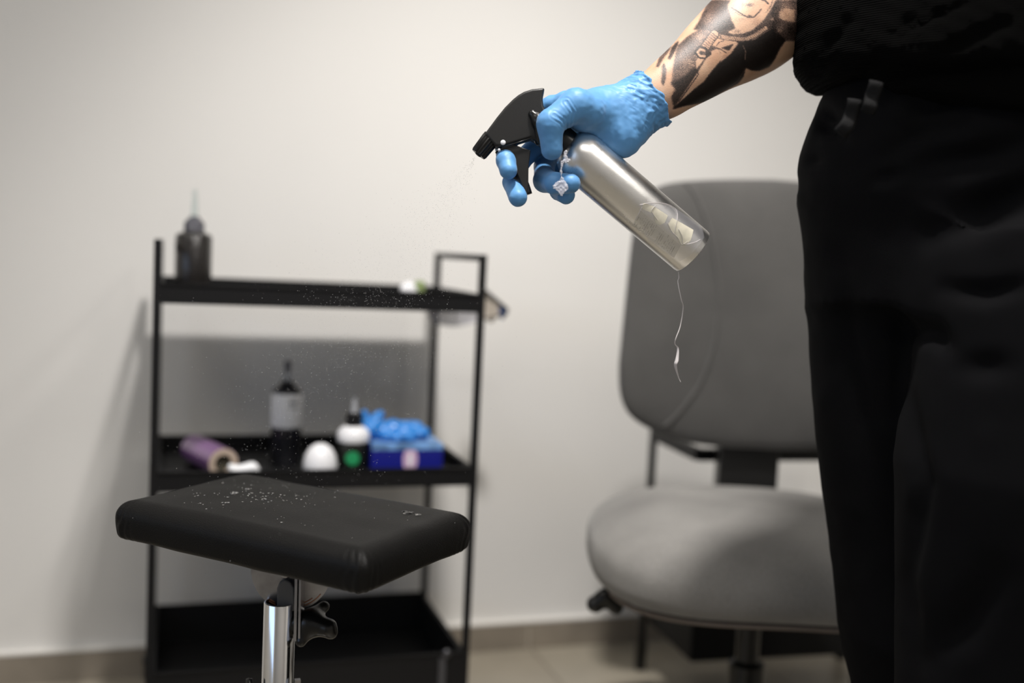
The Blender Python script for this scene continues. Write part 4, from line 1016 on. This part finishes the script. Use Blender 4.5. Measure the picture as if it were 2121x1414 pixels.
folds = [([(1740, 250), (1712, 238), (1688, 228)], 8, .006), ([(1745, 285), (1700, 262), (1684, 236)], 7, .006), ([(1697, 330), (1660, 335)], 6, .003),
         ([(1845, 180), (1900, 150), (1960, 128), (2000, 97), (2085, 84)], 9, .006), ([(1870, 260), (1905, 225), (1960, 200), (2060, 160), (2121, 130)], 15, .007),
         ([(1830, 325), (1880, 285), (1925, 262), (2000, 258)], 12, .006), ([(1910, 345), (1990, 328), (2060, 318), (2140, 290)], 18, .008), ([(1815, 372), (1862, 355)], 9, .004),
         ([(1930, 480), (2010, 455), (2070, 420), (2140, 380)], 20, .009), ([(1960, 600), (2040, 608), (2121, 590)], 12, .005), ([(1870, 678), (1930, 690), (1955, 715)], 14, .007), ([(1985, 760), (2090, 758)], 16, .004),
         ([(1878, 700), (1868, 800), (1890, 900), (1915, 1000), (1900, 1100), (1880, 1200), (1895, 1414)], 12, .005), ([(1930, 1360), (2000, 1290), (2060, 1200)], 22, .006), ([(1740, 520), (1760, 700), (1800, 860)], 14, .003)]
def pantfold(p):
    w_ = p[:, :1] * RH + p[:, 1:2] * FH + p[:, 2:3] * EZ; q = topx(w_); o = .0018 * vnoise(w_ * 16, 3) + .0008 * vnoise(w_ * 45, 4)
    near = np.clip((1.16 - p[:, 1]) / .04, 0, 1)
    for ln, wd, amp in folds:
        dd, tt = seg_dist(q, ln); o += near * amp * 1.8 * np.exp(-(dd / (wd * 1.7)) ** 2) * (.35 + .65 * np.sin(np.clip(tt, .02, .98) * math.pi))
    return o
v = displace(v, f, pantfold)
M['trouser'] = mat('black_cotton', (.0034, .0034, .0040), .85, bump='noise', bscale=1200, bstr=.25, bdist=.0006, spec=.07)
mk('trousers', v[:, :1] * RH + v[:, 1:2] * FH + v[:, 2:3] * EZ, f, M['trouser'], body, label='black trousers with soft folds')
# drawstring ends and lint
fab = mat('woven_tape', (.012, .012, .0125), .85, bump='Y', bscale=500, bstr=.4, bdist=.0006, spec=.1)
def tape(px, Zs_, wd):
    pts = [P(a, b_, Zs_) for a, b_ in px]; m_ = MB()
    pts = smoothline(pts, 6); n = len(pts); v = []
    for i, p in enumerate(pts):
        t_ = pts[min(i + 1, n - 1)] - pts[max(i - 1, 0)]; s_ = np.cross(t_, CF); s_ /= np.linalg.norm(s_)
        cu_ = -CF * .0022 * math.sin(i * .9)
        for a, b_ in ((-1, 0), (-.5, .6), (0, .9), (.5, .6), (1, 0), (0, -.6)): v.append(p + s_ * wd / 2 * a - CF * .0016 * b_ + cu_)
    f = [(i * 6 + k, i * 6 + (k + 1) % 6, i * 6 + 6 + (k + 1) % 6, i * 6 + 6 + k) for i in range(n - 1) for k in range(6)]
    f += [tuple(range(6))[::-1], tuple((n - 1) * 6 + k for k in range(6))]
    return m_.add(v, f)
tape([(1815, 168), (1806, 205), (1797, 232)], .955, .0135).build('drawstring', fab, body)
tape([(1770, 205), (1762, 245), (1741, 276)], .960, .0135).build('drawstring', fab, body)
lint = MB(); rng = random.Random(8)
# --- knitted shirt
G, lo, h = vgrid((.22, .74, .92), (.90, 1.42, 1.52), .005)
shx = [(1672, 184), (1652, 160), (1643, 130), (1640, 100), (1639, 0), (1640, -60)]
def sZ(y_): return P(1640, y_, 1.12)[2]
zb = P(1690, 184, 1.12)[2]
kk = []
for y_, xo in ((186, 1690), (180, 1668), (165, 1653), (140, 1643), (100, 1640), (0, 1639)):
    q = P(xo, y_, 1.12); kk.append((q[2], (q @ RH) + .171, 1.09, .185, .132))
kk.insert(0, (.94, kk[0][1] + .004, 1.09, .185, .132)); kk += [(1.20, .475, 1.095, .185, .130), (1.32, .475, 1.10, .195, .125), (1.41, .475, 1.10, .185, .110), (1.47, .475, 1.10, .085, .070)]
d = ztube(G, kk, ang)
Rs = .02; d = d
slv = cone(G, sR - np.array([0, 0, .02]), .070, np.array([*(sR[:2] * .55 + (cl[-2, :2] * 0 + np.array([.345, 1.19])) * .45), 1.27]), .068)
d = smin(d, slv, .02); d = smin(d, cone(G, sL - np.array([0, 0, .01]), .076, sL * .45 + elL * .55, .066), .02)
d = smin(d, cone(G, pp(.12, 0, 1.42), .055, pp(-.12, 0, 1.42), .055), .04)
zc_ = np.interp(G[0].ravel(), [.30, .309, .322, .336, .36, .42, .60], [P(1653, 165, 1.12)[2], P(1668, 181, 1.12)[2], P(1690, 184, 1.12)[2], P(1722, 174, 1.12)[2], 1.005, .985, .955]).reshape(G[0].shape).astype(np.float32); d = smin(d * -1, (zc_ - G[2]) * -1, .012) * -1
# open neck so the head passes
d = np.maximum(d, -cone(G, pp(0, 0, 1.48), .060, pp(0, .01, 1.56), .066))
v, f = tomesh(d, lo, h)
sfold = [([(1850, 82), (1900, 50), (1960, 22), (2020, -2)], 7, .004), ([(1840, 70), (1880, 40), (1930, 10)], 6, .003), ([(1690, 120), (1730, 80), (1775, 20)], 12, .0035), ([(1668, 160), (1700, 150), (1760, 90)], 8, .003), ([(1930, 120), (2010, 80), (2121, 30)], 14, .004)]
def shirtfold(p):
    w_ = p[:, :1] * RH + p[:, 1:2] * FH + p[:, 2:3] * EZ; q = topx(w_); o = .0020 * vnoise(w_ * 14, 13)
    near = np.clip((1.16 - p[:, 1]) / .04, 0, 1)
    # horizontal ribs sagging with the cloth
    tl = (p[:, 2] - .25 * np.clip(p[:, 0] - .30, 0, .3)) * 900
    o += .00055 * np.sin(tl)
    for ln, wd, amp in sfold:
        dd, tt = seg_dist(q, ln); o += near * amp * np.exp(-(dd / wd) ** 2) * np.sin(np.clip(tt, .02, .98) * math.pi)
    return o
v = displace(v, f, shirtfold)
knit = mat('black_rib_knit', (.0016, .0016, .0015), .9, bump='Z', bscale=150, bstr=.9, bdist=.0015, spec=.04)
mk('shirt', v[:, :1] * RH + v[:, 1:2] * FH + v[:, 2:3] * EZ, f, knit, body, label='black ribbed knit shirt')
# hair, shoes
G, lo, h = vgrid((.32, .92, 1.50), (.64, 1.30, 1.82), .006)
d = ell(G, pp(0, .0, 1.635), (.086, .098, .105)); d = np.maximum(d, -ell(G, pp(0, .11, 1.57), (.085, .085, .085))); d = np.maximum(d, 1.55 - G[2])
v, f = tomesh(d, lo, h); v = displace(v, f, lambda p: .004 * vnoise(p * 90, 2)); mk('hair', v[:, :1] * RH + v[:, 1:2] * FH + v[:, 2:3] * EZ, f, mat('dark_hair', (.03, .02, .014), .6), body)
for an_ in (ankR, ankL):
    G, lo, h = vgrid((an_[0] - .25, an_[1] - .30, -.004), (an_[0] + .12, an_[1] + .12, .17), .006)
    tip = an_[:2] + ff_ * .175
    d = smin(cone(G, (an_[0], an_[1], .045), .046, (*tip, .035), .040), cone(G, (an_[0], an_[1], .06), .046, (an_[0], an_[1], .12), .046), .02); d = np.maximum(d, .001 - G[2])
    v, f = tomesh(d, lo, h); mk('shoe', v[:, :1] * RH + v[:, 1:2] * FH + v[:, 2:3] * EZ, f, mat('black_shoe', (.015, .015, .015), .5), body)
# eyes
for s_ in (-1, 1):
    c_ = pp(s_ * .031, .085, 1.618); MB().lathe(h2w(*c_) , -FH * .82 - RH * .57, [(.003, -.010), (.010, -.006), (.012, 0), (.009, .007), (.002, .010)], 16).build('eye', M['white_plastic'], body)

# ------------------------------------------------------------------ fine spray in the air
rng = random.Random(21); sp_ = MB()
oc = [(1, 0, 0), (-1, 0, 0), (0, 1, 0), (0, -1, 0), (0, 0, 1), (0, 0, -1)]; of = [(0, 2, 4), (2, 1, 4), (1, 3, 4), (3, 0, 4), (2, 0, 5), (1, 2, 5), (3, 1, 5), (0, 3, 5)]
n0_ = P(990, 322, 1.066)
for k in range(4200):
    s_ = rng.random() ** .7
    tx_, ty_ = rng.gauss(600, 170), rng.gauss(900, 130)
    px2, py2 = 985 + (tx_ - 985) * s_, 325 + (ty_ - 325) * s_
    Z = 1.066 + (rng.gauss(1.16, .09) - 1.066) * s_
    p = P(px2, py2, Z); r = rng.uniform(.00012, .00034)
    sp_.add([p + np.array(o) * r for o in oc], of)
mist = mat('fine_spray', (.95, .95, .95), .1, trans=.5, ior=1.33)
o = sp_.build('spray_mist', mist, None, loc=n0_); tag(o, 'fine mist of droplets falling from the nozzle towards the arm rest', 'spray', kind='stuff')
